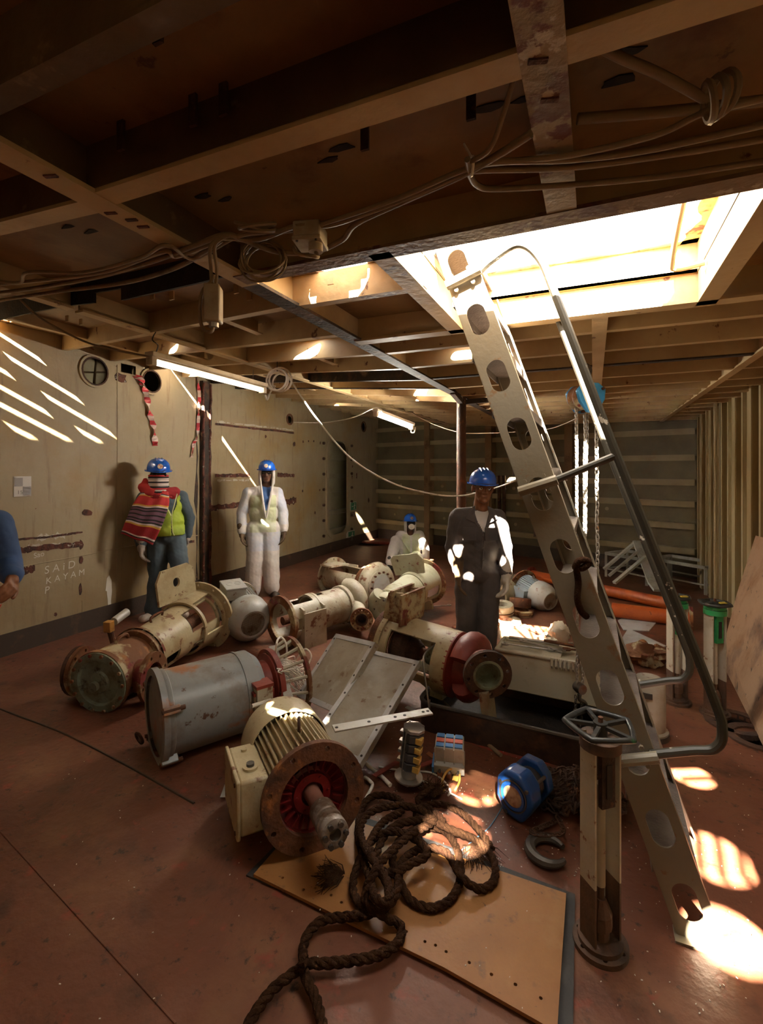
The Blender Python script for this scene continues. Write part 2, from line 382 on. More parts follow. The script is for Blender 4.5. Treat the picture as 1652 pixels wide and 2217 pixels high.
for i, z in enumerate(zs):
    for k in range(len(frames) - 1):
        x0, x1 = frames[k] + .03, min(frames[k + 1], bL) - .03
        b = MB().box(((x0 + x1) / 2, z + .04, .07), (x1 - x0, .014, .14), bmx).box(((x0 + x1) / 2, z, .135), (x1 - x0, .09, .014), bmx)
        b.build('stringer', m_backw, wall_back)
m_frame = M('frame_timber', (0.26, 0.16, 0.075), 0.7, patches=[((.12, .06, .025), 4, .5, .7)], bump=.3)
for k, x in enumerate(frames[1:4]):
    MB().box((x, 1.35, .09), (.14, 2.7, .18), bmx).build('web_frame', m_frame, wall_back)
for k in range(4):
    for z in (1.0, 1.3, .6):
        x = .4 + k * 1.5 + random.uniform(0, .5)
        MB().cyl(bmx @ Vector((x, z, 0)), bmx @ Vector((x, z, .02)), .03, n=10).build('weld_stud', m_backw, wall_back)
for q_ in (3.42, 3.52): MB().tube([bmx @ Vector((q_, .02, .22)), bmx @ Vector((q_, 1.55, .22))], .035, 8).build('rusty_pipe', m_rustd, wall_back)
MB().box((bL / 2, .11, .012), (bL, .22, .024), bmx).build('skirting', m_kick, wall_back)

# ---- right wall with vertical ribs
w = MB().box((XR + .02, (YF + 9) / 2, 1.4), (.02, 9 - YF, 2.9))
wall_right = tag(w.build('wall_right', m_rightw, smooth=0), 'cream ribbed bulkhead at the right', kind='structure')
y = 4.6; k = 0
while y < yback(XR) - .1:
    MB().box((XR - .02, y, 1.3), (.07, .05, 2.6)).build('rib', m_rightw, wall_right)
    if k % 2 == 0: MB().box((XR - .06, y, 1.3), (.012, .13, 2.6)).build('rib_flange', m_rightw, wall_right)
    y += .29; k += 1
MB().tube([(XR - .12, 6.9, 0.1), (XR - .12, 6.9, 2.5)], .018, 8).build('conduit', m_rightw, wall_right)

# ---- front end behind the camera
w = MB().box(((XW + XR) / 2, YF, 1.5), (XR - XW + .3, .03, 3.3))
tag(w.build('wall_front', m_wall, smooth=0), 'plain bulkhead behind the viewer', kind='structure')

# ---- deckhead
ZP = 2.57      # underside of plating on the level part
HX0, HX1, HY0, HY1 = -0.645, 0.43, 1.60, 2.58
g1 = CE(652, 601, .12); GR1 = (-1.02, 1.83, .15)
PORTS = []
for px_, py_, r_, z_ in ((1032, 1707, .135, 0), (988, 1805, .145, 0), (1500, 1682, .10, 0), (1545, 1858, .15, 0), (1578, 2035, .135, 0), (640, 1535, .13, .36)):
    q_ = G(px_, py_, z_) - SUN * ((ZP - z_) / -SUN.z); PORTS.append((q_.x, q_.y, r_))
ce = MB()
ce.plate([(XL1, YF), (XR + .1, YF), (XR + .1, yback(XR + .1)), (XL1, yback(XL1))],
         [[(HX0, HY0), (HX1, HY0), (HX1, HY1), (HX0, HY1)], circ(*GR1, 18), circ(-1.12, 8.30, .08, 14), rrect(-.80, 3.30, .22, .09, .04, 3), [(-.3, -3.05), (1.1, -3.05), (1.1, -2.6), (-.3, -2.6)]] + [circ(*p, 18) for p in PORTS], ZP, ZP + .012)  # last rectangle: unseen aft opening, added to let in fill light
kk = KS
GL = [(-4.82, 1.62), (-4.54, 1.62), (-4.54, 2.66), (-4.82, 2.66)]
GA = [(-3.4, -3.0), (-2.4, -3.0), (-2.4, -2.6), (-3.4, -2.6)]  # unseen opening behind the camera, added for fill light
SLIT = [(-4.82, 4.43), (-4.36, 4.37), (-4.36, 4.53), (-4.82, 4.46)]
lm = Matrix(((1, 0, 0, 0), (0, 1, 0, 0), (-kk, 0, 1, kk * XL1), (0, 0, 0, 1)))
ce.plate([(XW - .02, YF), (XL1, YF), (XL1, yback(XL1)), (XW - .02, yback(XW))], [GL, SLIT, GA, circ(-2.02, 5.47, .11, 14), circ(-4.04, 7.10, .13, 14), circ(-1.72, 4.98, .09, 14), rrect(-1.98, 3.05, .30, .10, .04, 3), rrect(-3.3, 3.02, .16, .08, .03, 3)], ZP, ZP + .012, lm)
ceiling = tag(ce.build('ceiling', m_deck, smooth=0), 'rusty brown steel deckhead with beams, girders and a bright hatch', kind='structure')
# bars across the openings
def bars(cx, cy, r, n, z, d=(1, .25), w=.02):
    d = Vector((d[0], d[1], 0)).normalized(); q = Vector((-d.y, d.x, 0))
    for i in range(n):
        o = (i + .5) / n * 2 - 1
        if abs(o) > .95: continue
        L = r * sqrt(1 - o * o); c = Vector((cx, cy, z)) + q * (o * r)
        MB().bar(c - d * L, c + d * L, w, .03).build('grating_bar', m_beam, ceiling)
for p in PORTS[:2] + PORTS[5:]: bars(*p, 5, ZP + .03, (1, -.12), .018)
bars(*PORTS[2], 2, ZP + .03, (1, .5), .02); bars(*PORTS[3], 4, ZP + .03, (.12, 1), .022)
bars(*GR1, 6, ZP + .05, (1, 0), .015)
for i in range(8):
    x = -5.10 + .095 * i
    zz = ZP + kk * (XL1 - x) + .05
    MB().bar((x, 1.50, zz), (x + .36 * 1.0, 2.78, zz - .36 * kk), .046, .05).build('grating_bar', m_beam, ceiling)
m_beamd = M('shaded_beam_paint', (0.14, 0.085, 0.04), 0.65, patches=[((0.07, 0.035, 0.015), 2.0, 0.42, 0.65), ((0.30, 0.2, 0.1), 5.0, 0.62, 0.72)], bump=0.3, bscale=25)  # darker copy of the beam paint, near-bay shade put into the colour
# girders along the room
def girder(X, y0, y1, w=.085, dep=None, m=m_beam, name='girder', zb=None, mf=None):
    zb = zdeck(X) if zb is None else zb; zt = ZP + KS * max(0, XL1 - X)
    b = MB().box((X, (y0 + y1) / 2, (zb + zt) / 2), (.014, y1 - y0, zt - zb)); o = b.build(name, m, ceiling)
    MB().box((X, (y0 + y1) / 2, zb - .007), (w, y1 - y0, .014)).build('girder_flange', mf or m, o)
    return o
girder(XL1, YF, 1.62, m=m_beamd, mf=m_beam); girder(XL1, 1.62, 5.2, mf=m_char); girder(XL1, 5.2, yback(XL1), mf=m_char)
girder(-2.82, 1.95, yback(-2.82), w=.07)
girder(-2.82, YF, 1.9, w=.07)
girder(-4.1, 2.2, yback(-4.1), w=.05, zb=zdeck(-4.1) + .05)
girder(-0.085, .55, HY0 - .03, w=.082, mf=M('flaking_flange', (.30, .21, .115), .55, patches=[((.13, .03, .018), 7, .55, .59), ((.52, .44, .34), 10, .60, .63), ((.16, .11, .06), 4, .5, .7)], bump=.4)); girder(0.03, HY1 + .05, yback(0.03), w=.075)
girder(1.0, 2.6, yback(1.0), w=.06)
# beams across: level to the right of the girder, skewed and rising to the left of it
def beam(a, b, zb_off=0.0, m=m_beam, fw=.05, mf=None):
    a, b = Vector(a), Vector(b); za = zdeck(a.x) + zb_off; zb = zdeck(b.x) + zb_off
    ta = ZP + KS * max(0, XL1 - a.x); tb = ZP + KS * max(0, XL1 - b.x)
    d = (b - a).normalized(); n = Vector((-d.y, d.x, 0)) * .006
    vs = []
    for p, z0, z1 in ((a, za, ta), (b, zb, tb)):
        for s_ in (-1, 1): vs += [p + n * s_ + Vector((0, 0, z0)), p + n * s_ + Vector((0, 0, z1))]
    o = MB().add(vs, [(0, 1, 3, 2), (4, 6, 7, 5), (0, 4, 5, 1), (2, 3, 7, 6), (0, 2, 6, 4), (1, 5, 7, 3)]).build('deck_beam', m, ceiling, smooth=0)
    off = Vector((-d.y, d.x, 0)) * (fw / 2 - .006)
    if off.y < 0: off = -off
    MB().bar(a + off + Vector((0, 0, za - .005)), b + off + Vector((0, 0, zb - .005)), fw, .012).build('beam_flange', mf or m, o)
SK = -0.36
def lb(yl, x1=XW, x0=XL1): return (x0, yl + SK * (x0 - XL1), 0), (x1, yl + SK * (x1 - XL1), 0)
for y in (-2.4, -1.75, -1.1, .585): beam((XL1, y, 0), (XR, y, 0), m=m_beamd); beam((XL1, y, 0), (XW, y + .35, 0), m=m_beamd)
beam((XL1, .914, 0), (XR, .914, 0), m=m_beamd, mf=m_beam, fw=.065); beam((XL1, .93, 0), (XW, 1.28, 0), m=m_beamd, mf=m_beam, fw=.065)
beam((XL1, 1.92, 0), (HX0, 1.92, 0))
yr = [2.93, 3.41, 3.92, 4.42, 4.93]
while yr[-1] < 8.6: yr.append(yr[-1] + .42)
for i, y in enumerate(yr):
    xe = XR
    if y > yback(XR): xe = (9.26 - y) / .345
    beam((XL1, y, 0), (xe, y, 0), mf=m_char if i in (2,) else None)
yl = [1.90, 2.42, 2.93, 3.44, 3.95, 4.45, 4.95, 5.45]
while yl[-1] < 8.9: yl.append(yl[-1] + .46)
for i, y in enumerate(yl): beam(*lb(y), m=m_char if i == 4 else m_beam, mf=m_char if i in (4, 5) else None)
# short stiffeners between the left beams
for i, y in enumerate(yl[:9]):
    for xs in (-2.05, -3.5):
        y0 = y + SK * (xs - XL1)
        if (i + int(xs)) % 2: continue
        z = ZP + KS * (XL1 - xs)
        MB().box((xs, y0 + .24, z - .045), (.012, .46, .09)).box((xs + .02, y0 + .24, z - .088), (.05, .46, .008)).build('stiffener', m_beam, ceiling)
# deep web edging the dark bay: burnt torn lower edge, face shade painted black
ta_, tb_ = lb(1.56)
pts = []
def webpt(x, dz): return (x, dz)
L_ = []
for px, py in ((-160, 722), (0, 692), (70, 676), (130, 664), (203, 655), (203, 634), (262, 624), (262, 650), (340, 632), (420, 614), (474, 601), (520, 596)):
    a = -SY + CY * (px - CX) / F; cc = CY + SY * (px - CX) / F
    d = (1.56 + .22 * XL1) / (cc + .22 * a); p = P(px, py, d); L_.append(p)
top = [Vector((p.x, p.y, ZP + KS * max(0, XL1 - p.x))) for p in L_]
n = len(L_); off = Vector((.004, .012, 0)); b = MB()
vs = L_ + top + [p + off for p in L_] + [p + off for p in top]
fs = [(i, i + 1, n + i + 1, n + i) for i in range(n - 1)] + [(2 * n + i, 3 * n + i, 3 * n + i + 1, 2 * n + i + 1) for i in range(n - 1)] + [(i, 2 * n + i, 2 * n + i + 1, i + 1) for i in range(n - 1)]
b.add(vs, fs).build('torn_web', m_black, ceiling, smooth=0)
# hatch frame: under-deck framing and an upstand coaming
m_coam = M('coaming_paint', (0.62, 0.50, 0.32), 0.5, patches=[((.45, .30, .15), 3, .5, .7), ((.15, .05, .03), 9, .66, .71)], bump=.3)
hz0, hz1 = 2.44, 2.70
for nm, a, b_ in (('near', (XL1, HY0 - .045), (XR, HY0 - .045)), ('far', (XL1, HY1 + .03), (XR, HY1 + .03))):
    b = MB().bar((a[0], a[1], (hz0 + ZP) / 2), (b_[0], b_[1], (hz0 + ZP) / 2), .014, ZP - hz0); o = b.build('hatch_beam', m_beam, ceiling)
    MB().bar((a[0], a[1], hz0 - .006), (b_[0], b_[1], hz0 - .006), .085, .012).build('hatch_beam_flange', M('peeling_flange', (.20, .12, .06), .6, patches=[((.10, .03, .02), 5, .48, .56), ((.42, .32, .22), 11, .58, .63)], bump=.5) if nm == 'near' else m_beam, o)
for X, s_ in ((HX0, -1), (HX1, 1)):
    b = MB().box((X + s_ * .01, (HY0 + HY1) / 2, (hz0 + ZP) / 2), (.014, HY1 - HY0, ZP - hz0)); o = b.build('hatch_beam', m_beam, ceiling)
    MB().box((X + s_ * .04, (HY0 + HY1) / 2, hz0 - .006), (.08, HY1 - HY0 + .1, .012)).build('hatch_beam_flange', m_beam, o)
for X in (HX0 - .006, HX1 + .006): MB().box((X, (HY0 + HY1) / 2, (ZP + hz1) / 2), (.012, HY1 - HY0, hz1 - ZP)).build('hatch_coaming', m_coam, ceiling)
for Y in (HY0 - .006, HY1 + .006): MB().box(((HX0 + HX1) / 2, Y, (ZP + hz1) / 2), (HX1 - HX0, .012, hz1 - ZP)).build('hatch_coaming', m_coam, ceiling)
# burnt ragged lip left where the hatch top was cut
lip = []
m_lip = M('cut_lip', (.55, .33, .12), .7, patches=[((.08, .03, .015), 10, .5, .6)], bump=.6)
def ragged(a, b, inward, w0):
    a, b, inward = Vector(a), Vector(b), Vector(inward); n = 26; o = []; q = []
    for i in range(n + 1):
        t = i / n; p = a.lerp(b, t); o.append(p); q.append(p + inward * (w0 * (.7 + .6 * mnoise.noise((t * 9, p.x, p.y)) + .25 * mnoise.noise((t * 40, p.y, 2)))))
    k = n + 1; up = Vector((0, 0, .012)); vs = o + q + [v + up for v in o] + [v + up for v in q]
    fs = []
    for i in range(n): fs += [(i, i + 1, k + i + 1, k + i), (2 * k + i, 3 * k + i, 3 * k + i + 1, 2 * k + i + 1), (k + i, k + i + 1, 3 * k + i + 1, 3 * k + i)]
    MB().add(vs, fs).build('cut_lip', m_lip, ceiling, smooth=0)
ragged((HX0, HY1, hz1), (HX1, HY1, hz1), (0, -1, 0), .05)
ragged((HX1, HY0, hz1), (HX1, HY1, hz1), (-1, 0, 0), .07)
# grab rail inside the hatch
b = MB().tube(spline([(HX1 - .005, 1.78, 2.70), (HX1 - .08, 1.78, 2.71), (HX1 - .13, 1.82, 2.70), (HX1 - .135, 2.05, 2.63), (HX1 - .13, 2.33, 2.55), (HX1 - .11, 2.40, 2.53), (HX1 - .005, 2.40, 2.54)], 5), .012, 8)
b.build('grab_rail', m_coam, ceiling)
# clips and lugs hanging from the deckhead
def lug(x, y, h=.07, w=.035, dz=.125):
    p = CE(x, y, dz); MB().box((p.x, p.y, p.z - h / 2), (w, .008, h)).build('lug', m_rustd, ceiling)
for x, y in ((418, 205), (484, 180), (680, 130), (342, 10), (790, 262), (1020, 190), (262, 262)): lug(x, y, .075, .022)
def clip(x, y, zz=.06): p = CE(x, y, zz); MB().box((p.x, p.y, p.z), (.03, .008, .045)).build('clip', m_beam, ceiling)
for x, y in ((512, 625), (540, 640), (372, 640), (330, 640), (145, 690), (175, 697), (775, 558), (716, 605)): clip(x, y)
for x, y in ((110, 380), (240, 460), (285, 475), (310, 490), (1190, 215), (1165, 130)):
    p = CE(x, y, -.014); MB().box((p.x, p.y, p.z), (.035, .012, .008), rz=.3).build('weld_scab', m_scar, ceiling)
for x, y, r in ((770, 170, .05), (740, 320, .05), (715, 345, .04), (1060, 230, .06), (1150, 210, .05), (1340, 175, .05), (1350, 115, .05), (440, 425, .04), (490, 430, .04), (200, 500, .05), (150, 490, .05)):
    p = CE(x, y, .124); pl = [(p.x + r * cos(a) * random.uniform(.5, 1.1), p.y + .3 * r * sin(a) * random.uniform(.5, 1.2)) for a in [2 * pi * i / 8 for i in range(8)]]
    MB().prism(pl, p.z - .002, p.z + .003).build('burn_scar', m_black, ceiling, smooth=0)

# ---- pillar under the girder
pp = G(999, 1360)
pil = thing('steel_pillar', 'rusty brown round pillar under the girder, behind the man in dark overalls', 'pillar', (pp.x, pp.y, 0))
m_pil = M('pillar_rust', (0.10, 0.04, 0.02), .7, patches=[((.03, .015, .01), 5, .45, .6, (1, 1, .2)), ((.45, .33, .2), 14, .6, .66, (1, 1, .25)), ((.2, .07, .03), 9, .55, .7)], bump=.5)
MB().cyl((0, 0, 0), (0, 0, 2.43), .05, n=16).build('shaft', m_pil, pil)
MB().cyl((0, 0, 0), (0, 0, .015), .10, n=16).build('foot_plate', m_rust, pil)
b = MB(); b.bar((0, 0, 2.38), (0, -.35, 2.44), .05, .05); b.build('knee_brace', m_char, pil)
b = MB(); b.bar((0, 0, 2.38), (.55, .30, 2.445), .05, .05); b.build('knee_brace', m_char, pil)
b = MB(); b.bar((0.0, 0, 2.30), (.30, .9, 2.2), .0, .0)
# ================================================================== LADDER
YN, YFAR = 2.033, 2.63
lad = thing('ship_ladder', 'grey steel ship ladder with oval holes in its stiles, leaning up through the bright hatch', 'ladder', (.33, 2.33, 0))
m_lad = M('ladder_paint', (0.21, 0.18, 0.13), 0.42, patches=[((.17, .135, .085), 2.5, .45, .7), ((.2, .11, .05), 14, .62, .68)], bump=.12, bscale=50)
m_trd = M('tread_steel', (0.15, 0.12, 0.10), 0.5, .2, patches=[((.09, .065, .055), 7, .45, .65)], bump=.4, bscale=90)
m_rail = M('handrail_paint', (0.035, 0.03, 0.02), 0.5, patches=[((.45, .4, .33), 18, .64, .67)], bump=.1)
foot = Vector((.337, 0, 0)); topv = Vector((-.526, 0, 2.547)); d0 = Vector((.307, 0, .13)); dl = (Vector((-.526, 0, 2.547)) - d0) / 10
ax = dl.normalized(); nx = Vector((ax.z, 0, -ax.x)); W = .135; LT = 2.98
org = d0 - ax * (d0.z / ax.z)
def lp(t, s_, y): return Vector((org.x, y, org.z)) + ax * t + nx * s_ - Vector((lad.location))
def stile(y, flip):
    mm = Matrix(((ax.x, nx.x, 0, org.x - lad.location.x), (0, 0, 1, y - lad.location.y), (ax.z, nx.z, 0, 0), (0, 0, 0, 1)))
    k0 = -W / 2 * nx.z / ax.z
    out = [(-(-W / 2) * nx.z / ax.z, -W / 2), (-(W / 2) * nx.z / ax.z, W / 2), (LT, W / 2), (LT + .03, 0.0), (LT, -W / 2)]
    hs = []
    for k in range(11):
        t = (d0.z / ax.z) + dl.length * k
        hs.append(rrect(t, 0.0, .135, .078, .0385, 6))
    o = MB().plate(out, hs, -.004, .004, mm).build('stile', m_lad, lad, smooth=40)
    for s_ in (-1, 1):
        a = lp(-s_ * W / 2 * nx.z / ax.z, s_ * W / 2, y); b_ = lp(LT, s_ * W / 2, y)
        dy = Vector((0, flip * .022, 0))
        MB().bar(a + dy, b_ + dy, .05, .007, up=nx).build('stile_flange', m_lad, o)
    return o
stile(YN, 1); stile(YFAR, -1)
for k in range(11):
    t = d0.z / ax.z + dl.length * (k + .42)
    c = lp(t, 0, (YN + YFAR) / 2)
    b = MB().box(c, (.15, YFAR - YN - .012, .006)).box(c + Vector((.073, 0, -.016)), (.006, YFAR - YN - .012, .034)).box(c + Vector((-.073, 0, -.016)), (.006, YFAR - YN - .012, .034))
    b.build('tread', m_trd, lad)
def handrail(y, side):
    t_low = .655; t_mid = 1.705; t_top = 2.62; o = .245
    g = [lp(t_low, W / 2 - .01, y), lp(t_low, W / 2 + .12, y), lp(t_low, W / 2 + o * .8, y), lp(t_low + .06, W / 2 + o * .98, y), lp(t_low + .22, W / 2 + o * 1.02, y), lp(t_mid, W / 2 + o * .98, y), lp(t_top - .25, W / 2 + o * .98, y),
         lp(t_top - .06, W / 2 + o * .95, y), lp(t_top + .03, W / 2 + o * .72, y), lp(t_top + .02, W / 2 + .06, y), lp(t_top, W / 2, y)]
    MB().tube(spline(g, 6), .0165, 10).build('handrail', m_rail, lad)
    MB().tube([lp(t_mid, W / 2, y), lp(t_mid + .02, W / 2 + o * .98, y)], .0145, 10).build('rail_stay', m_rail, lad)
    for t in (t_low, t_mid, t_top):
        MB().tube([lp(t, -W / 2 - .004, y + side * .022), lp(t, W / 2 + .012, y + side * .022)], .021, 10).build('rail_socket', m_lad, lad)
        for s_ in (-.04, .035):
            for q in (-.032, .032): MB().cyl(lp(t + q, s_, y + side * .004), lp(t + q, s_, y + side * .016), .009, n=6).build('bolt', m_lad, lad)
handrail(YN - .012, -1); handrail(YFAR + .012, 1)
MB().box(lp(0, 0, YN) + Vector((0, 0, .004)), (.17, .07, .008)).build('foot_plate', m_lad, lad)
# ================================================================== PUMPS AND MOTORS
m_cream = M('cream_casing', (0.45, 0.375, 0.225), 0.45, patches=[((.30, .21, .10), 3.5, .46, .68), ((.17, .07, .03), 11, .58, .65), ((.08, .04, .02), 30, .66, .7)], bump=.25, bscale=40)
m_pale = M('pale_casing', (0.43, 0.395, 0.30), 0.42, patches=[((.28, .205, .12), 3.5, .46, .66), ((.16, .06, .025), 9, .57, .64), ((.09, .04, .02), 25, .66, .7)], bump=.2, bscale=40)
m_grn = M('pale_green_casing', (0.42, 0.42, 0.31), 0.4, patches=[((.29, .25, .15), 4, .46, .68), ((.2, .07, .05), 10, .63, .67)], bump=.15)
m_gmot = M('grey_motor_paint', (0.40, 0.40, 0.37), 0.35, patches=[((.3, .26, .2), 6, .52, .7), ((.17, .08, .04), 14, .64, .69)], bump=.12)
m_drum = M('grey_drum_paint', (0.24, 0.25, 0.25), 0.38, patches=[((.33, .13, .05), 3.2, .56, .64), ((.17, .13, .10), 4.5, .5, .7), ((.10, .04, .02), 14, .63, .68)], bump=.15, bscale=30)
m_redp = M('red_primer', (0.23, 0.035, 0.02), 0.5, patches=[((.15, .02, .012), 7, .45, .65), ((.35, .16, .1), 20, .68, .71)], bump=.2)
m_redi = M('dark_red_paint', (0.17, 0.012, 0.012), 0.35, patches=[((.09, .01, .008), 8, .5, .7), ((.35, .12, .1), 26, .69, .72)], bump=.2)
m_rustp = M('rust_flaked_paint', (0.16, 0.06, 0.02), .75, patches=[((.42, .34, .2), 4.5, .50, .58), ((.16, .02, .015), 6, .58, .62), ((.30, .12, .03), 9, .56, .68), ((.05, .02, .01), 18, .62, .7)], bump=.5, bscale=45)
m_verd = M('verdigris', (0.20, 0.24, 0.17), .8, patches=[((.12, .10, .05), 8, .45, .65), ((.05, .04, .02), 18, .58, .68)], bump=.4)
m_mesh = M('fan_mesh', (0.34, 0.28, 0.21), .6, .1, patches=[((.15, .06, .02), 8, .5, .65)])
m_dark = M('dark_inside', (0.02, 0.014, 0.01), .8)

def shell(b, r, z0, z1, wins=(), nz=14, na=40, t=.014, r1=None):
    """thick tube wall with window openings (a0, a1, za, zb) in radians / metres"""
    r1 = r if r1 is None else r1
    angs = sorted(set([2 * pi * i / na for i in range(na)] + [w_[q] % (2 * pi) for w_ in wins for q in (0, 1)]))
    zz = sorted(set([z0 + (z1 - z0) * i / nz for i in range(nz + 1)] + [w_[q] for w_ in wins for q in (2, 3)]))
    A, Z = len(angs), len(zz)
    def rad(z): return r + (r1 - r) * (z - z0) / (z1 - z0)
    def inw(a, z):
        for a0, a1, za, zb in wins:
            aa = (a - a0) % (2 * pi)
            if aa < (a1 - a0) and za < z < zb: return True
        return False
    cell = {}
    for i in range(A):
        a = angs[i]; a2 = angs[(i + 1) % A] + (2 * pi if i == A - 1 else 0)
        for j in range(Z - 1): cell[i, j] = not inw((a + a2) / 2, (zz[j] + zz[j + 1]) / 2)
    vs = []
    for i in range(A):
        for j in range(Z):
            for k in (0, 1):
                R_ = rad(zz[j]) - (t if k else 0); vs.append((R_ * cos(angs[i]), R_ * sin(angs[i]), zz[j]))
    def V(i, j, k): return ((i % A) * Z + j) * 2 + k
    fs = []
    for i in range(A):
        for j in range(Z - 1):
            if not cell[i, j]: continue
            fs.append((V(i, j, 0), V(i + 1, j, 0), V(i + 1, j + 1, 0), V(i, j + 1, 0)))
            fs.append((V(i, j, 1), V(i, j + 1, 1), V(i + 1, j + 1, 1), V(i + 1, j, 1)))
            if j == 0 or not cell[i, j - 1]: fs.append((V(i, j, 0), V(i, j, 1), V(i + 1, j, 1), V(i + 1, j, 0)))
            if j == Z - 2 or not cell[i, j + 1]: fs.append((V(i, j + 1, 0), V(i + 1, j + 1, 0), V(i + 1, j + 1, 1), V(i, j + 1, 1)))
            if not cell[(i - 1) % A, j]: fs.append((V(i, j, 0), V(i, j + 1, 0), V(i, j + 1, 1), V(i, j, 1)))
            if not cell[(i + 1) % A, j]: fs.append((V(i + 1, j, 0), V(i + 1, j, 1), V(i + 1, j + 1, 1), V(i + 1, j + 1, 0)))
    return b.add(vs, fs)
def flange(parent, name, R, r, z0, z1, nb, rb, mat, hole=.011, ph=0.0, mtx=None):
    return MB().plate(circ(0, 0, R, 36), [circ(0, 0, r, 30)] + [circ(rb * cos(ph + 2 * pi * i / nb), rb * sin(ph + 2 * pi * i / nb), hole, 8) for i in range(nb)], z0, z1, mtx).build(name, mat, parent)
def bolts(parent, R, n, z, h, mat, r=.012, ph=0.0, mtx=None, name='bolt'):
    mtx = mtx or Matrix.Identity(4)
    for i in range(n):
        a = ph + 2 * pi * i / n
        MB().cyl(mtx @ Vector((R * cos(a), R * sin(a), z)), mtx @ Vector((R * cos(a), R * sin(a), z + h)), r, n=6).build(name, mat, parent)
def volute(parent, R, r0, r1, z, mat, a0, sweep=5.6, nm='volute', nozz=None, nm_mat=None, turn=1):
    """snail casing in the local XY plane, ends in a nozzle along its tangent"""
    pts = []; rs = []; n = 34
    for i in range(n + 1):
        t = i / n; a = a0 + turn * sweep * t; rr = r0 + (r1 - r0) * t; R2 = R + (r1 - r0) * t * .6
        pts.append(Vector((R2 * cos(a), R2 * sin(a), z))); rs.append(rr)
    if nozz:
        tan = Vector((-sin(a) * turn, cos(a) * turn, 0)); pts += [pts[-1] + tan * nozz * .5, pts[-1] + tan * nozz]; rs += [r1, r1 * .95]
    o = MB().tube(pts, rs, 14).build(nm, mat, parent, smooth=60)
    return o, pts[-1], (pts[-1] - pts[-2]).normalized()
def axis_thing(name, label, cat, c0, c1, up=(0, 0, 1), group=None):
    c0, c1 = Vector(c0), Vector(c1)
    return thing(name, label, cat, c0, basis(c1 - c0, up), group), (c1 - c0).length
def fins(parent, r0, r1, z0, z1, n, mat, skip=None, w=.006, name='cooling_fin'):
    for i in range(n):
        a = 2 * pi * (i + .5) / n
        if skip and skip(a): continue
        MB().box(((r0 + r1) / 2, 0, (z0 + z1) / 2), (r1 - r0, w, z1 - z0), Matrix.Rotation(a, 4, 'Z')).build(name, mat, parent, smooth=0)
def meshdisc(parent, r, z, mat, n=16):
    b = MB()
    for i in range(-n, n + 1):
        o = i / n * r * .98; L = sqrt(max(0, r * r - o * o))
        b.box((o, 0, z), (r / n * .34, 2 * L, .003)); b.box((0, o, z - .003), (2 * L, r / n * .34, .003))
    return tag(b.build('fan_mesh', mat, parent, smooth=0), kind='stuff')
def eyebolt(parent, p, r=.022, mat=None, ax=(1, 0, 0)): MB().torus(p, r, r * .3, ax, 14, 6).build('eye_bolt', mat or m_rust, parent)

# ---- 1. big cream finned motor with red flange, in the foreground
mot, L = axis_thing('electric_motor', 'large cream finned motor with a rusty round flange and red dish, on the plywood board', 'motor', P(680, 1725, 2.13), P(612, 1603, 2.63))
flange(mot, 'flange', .232, .155, -.012, .016, 8, .205, m_rust, .012, .3)
MB().lathe([(.157, .004), (.15, .03), (.10, .055), (.07, .045), (.06, .03), (.055, .06), (1e-4, .06)], 40).build('flange_dish', m_redi, mot)
for i in range(22):
    a = 2 * pi * i / 22; MB().box((.122, 0, .03), (.05, .004, .03), Matrix.Rotation(a, 4, 'Z')).build('dish_rib', m_redi, mot, smooth=0)
MB().ring(.05, .085, .02, .05, 30).build('bearing_cap', m_redi, mot); bolts(mot, .072, 6, .012, .012, m_redi, .007)
m_shaft = M('shaft_primer', (.22, .09, .06), .5, patches=[((.12, .05, .03), 9, .5, .7)])
m_coup = M('worn_coupling', (.28, .24, .21), .55, .5, patches=[((.13, .08, .05), 12, .45, .6), ((.5, .46, .42), 18, .62, .7)], bump=.7, bscale=50)
MB().lathe([(1e-4, .05), (.036, .05), (.034, -.10), (1e-4, -.10)], 20).build('shaft', m_shaft, mot)
cp = MB().lathe([(.03, -.09), (.052, -.09), (.054, -.15), (.050, -.155), (.056, -.165), (.056, -.185), (.049, -.19), (.049, -.20), (.057, -.205), (.057, -.235), (.045, -.24), (.024, -.24), (.024, -.2), (1e-4, -.2)], 24).build('coupling', m_coup, mot)
for i in range(6):
    a = i * pi / 3; MB().cyl((.042 * cos(a), .042 * sin(a), -.25), (.042 * cos(a), .042 * sin(a), -.2), .011, n=8).build('coupling_bolt', m_dsteel, cp)
MB().lathe([(.15, .016), (.165, .03), (.168, .40), (1e-4, .40)], 40).build('body', m_cream, mot)
mot.scale = (1, 1, 1.13)
fins(mot, .16, .196, .03, .42, 44, m_cream, lambda a: (a < .30 or a > 2 * pi - .65))
MB().lathe([(.208, .36), (.213, .37), (.213, .53), (.20, .565), (.15, .58), (1e-4, .58), (1e-4, .57), (.19, .555), (.205, .52), (.205, .36), (.208, .36)], 48).build('fan_cowl', m_cream, mot)
bx_ = MB().box((.235, -.03, .24), (.13, .23, .30)).build('terminal_box', m_cream, mot, bevel=.012)
MB().box((.306, -.03, .24), (.018, .245, .315)).build('box_lid', m_cream, bx_, bevel=.006)
MB().cyl((.235, .083, .18), (.235, .096, .18), .035, n=18).build('cable_gland', m_cream, bx_)
MB().cyl((.235, .09, .18), (.235, .108, .18), .018, n=12).build('gland_plug', m_dsteel, bx_)
MB().cyl((.235, .083, .33), (.235, .095, .33), .014, n=10).build('lid_screw', m_cream, bx_)
for s_ in (-1, 1): MB().cyl((.314, -.03 + s_ * .10, .11), (.320, -.03 + s_ * .10, .11), .009, n=8).build('lid_screw', m_rust, bx_)
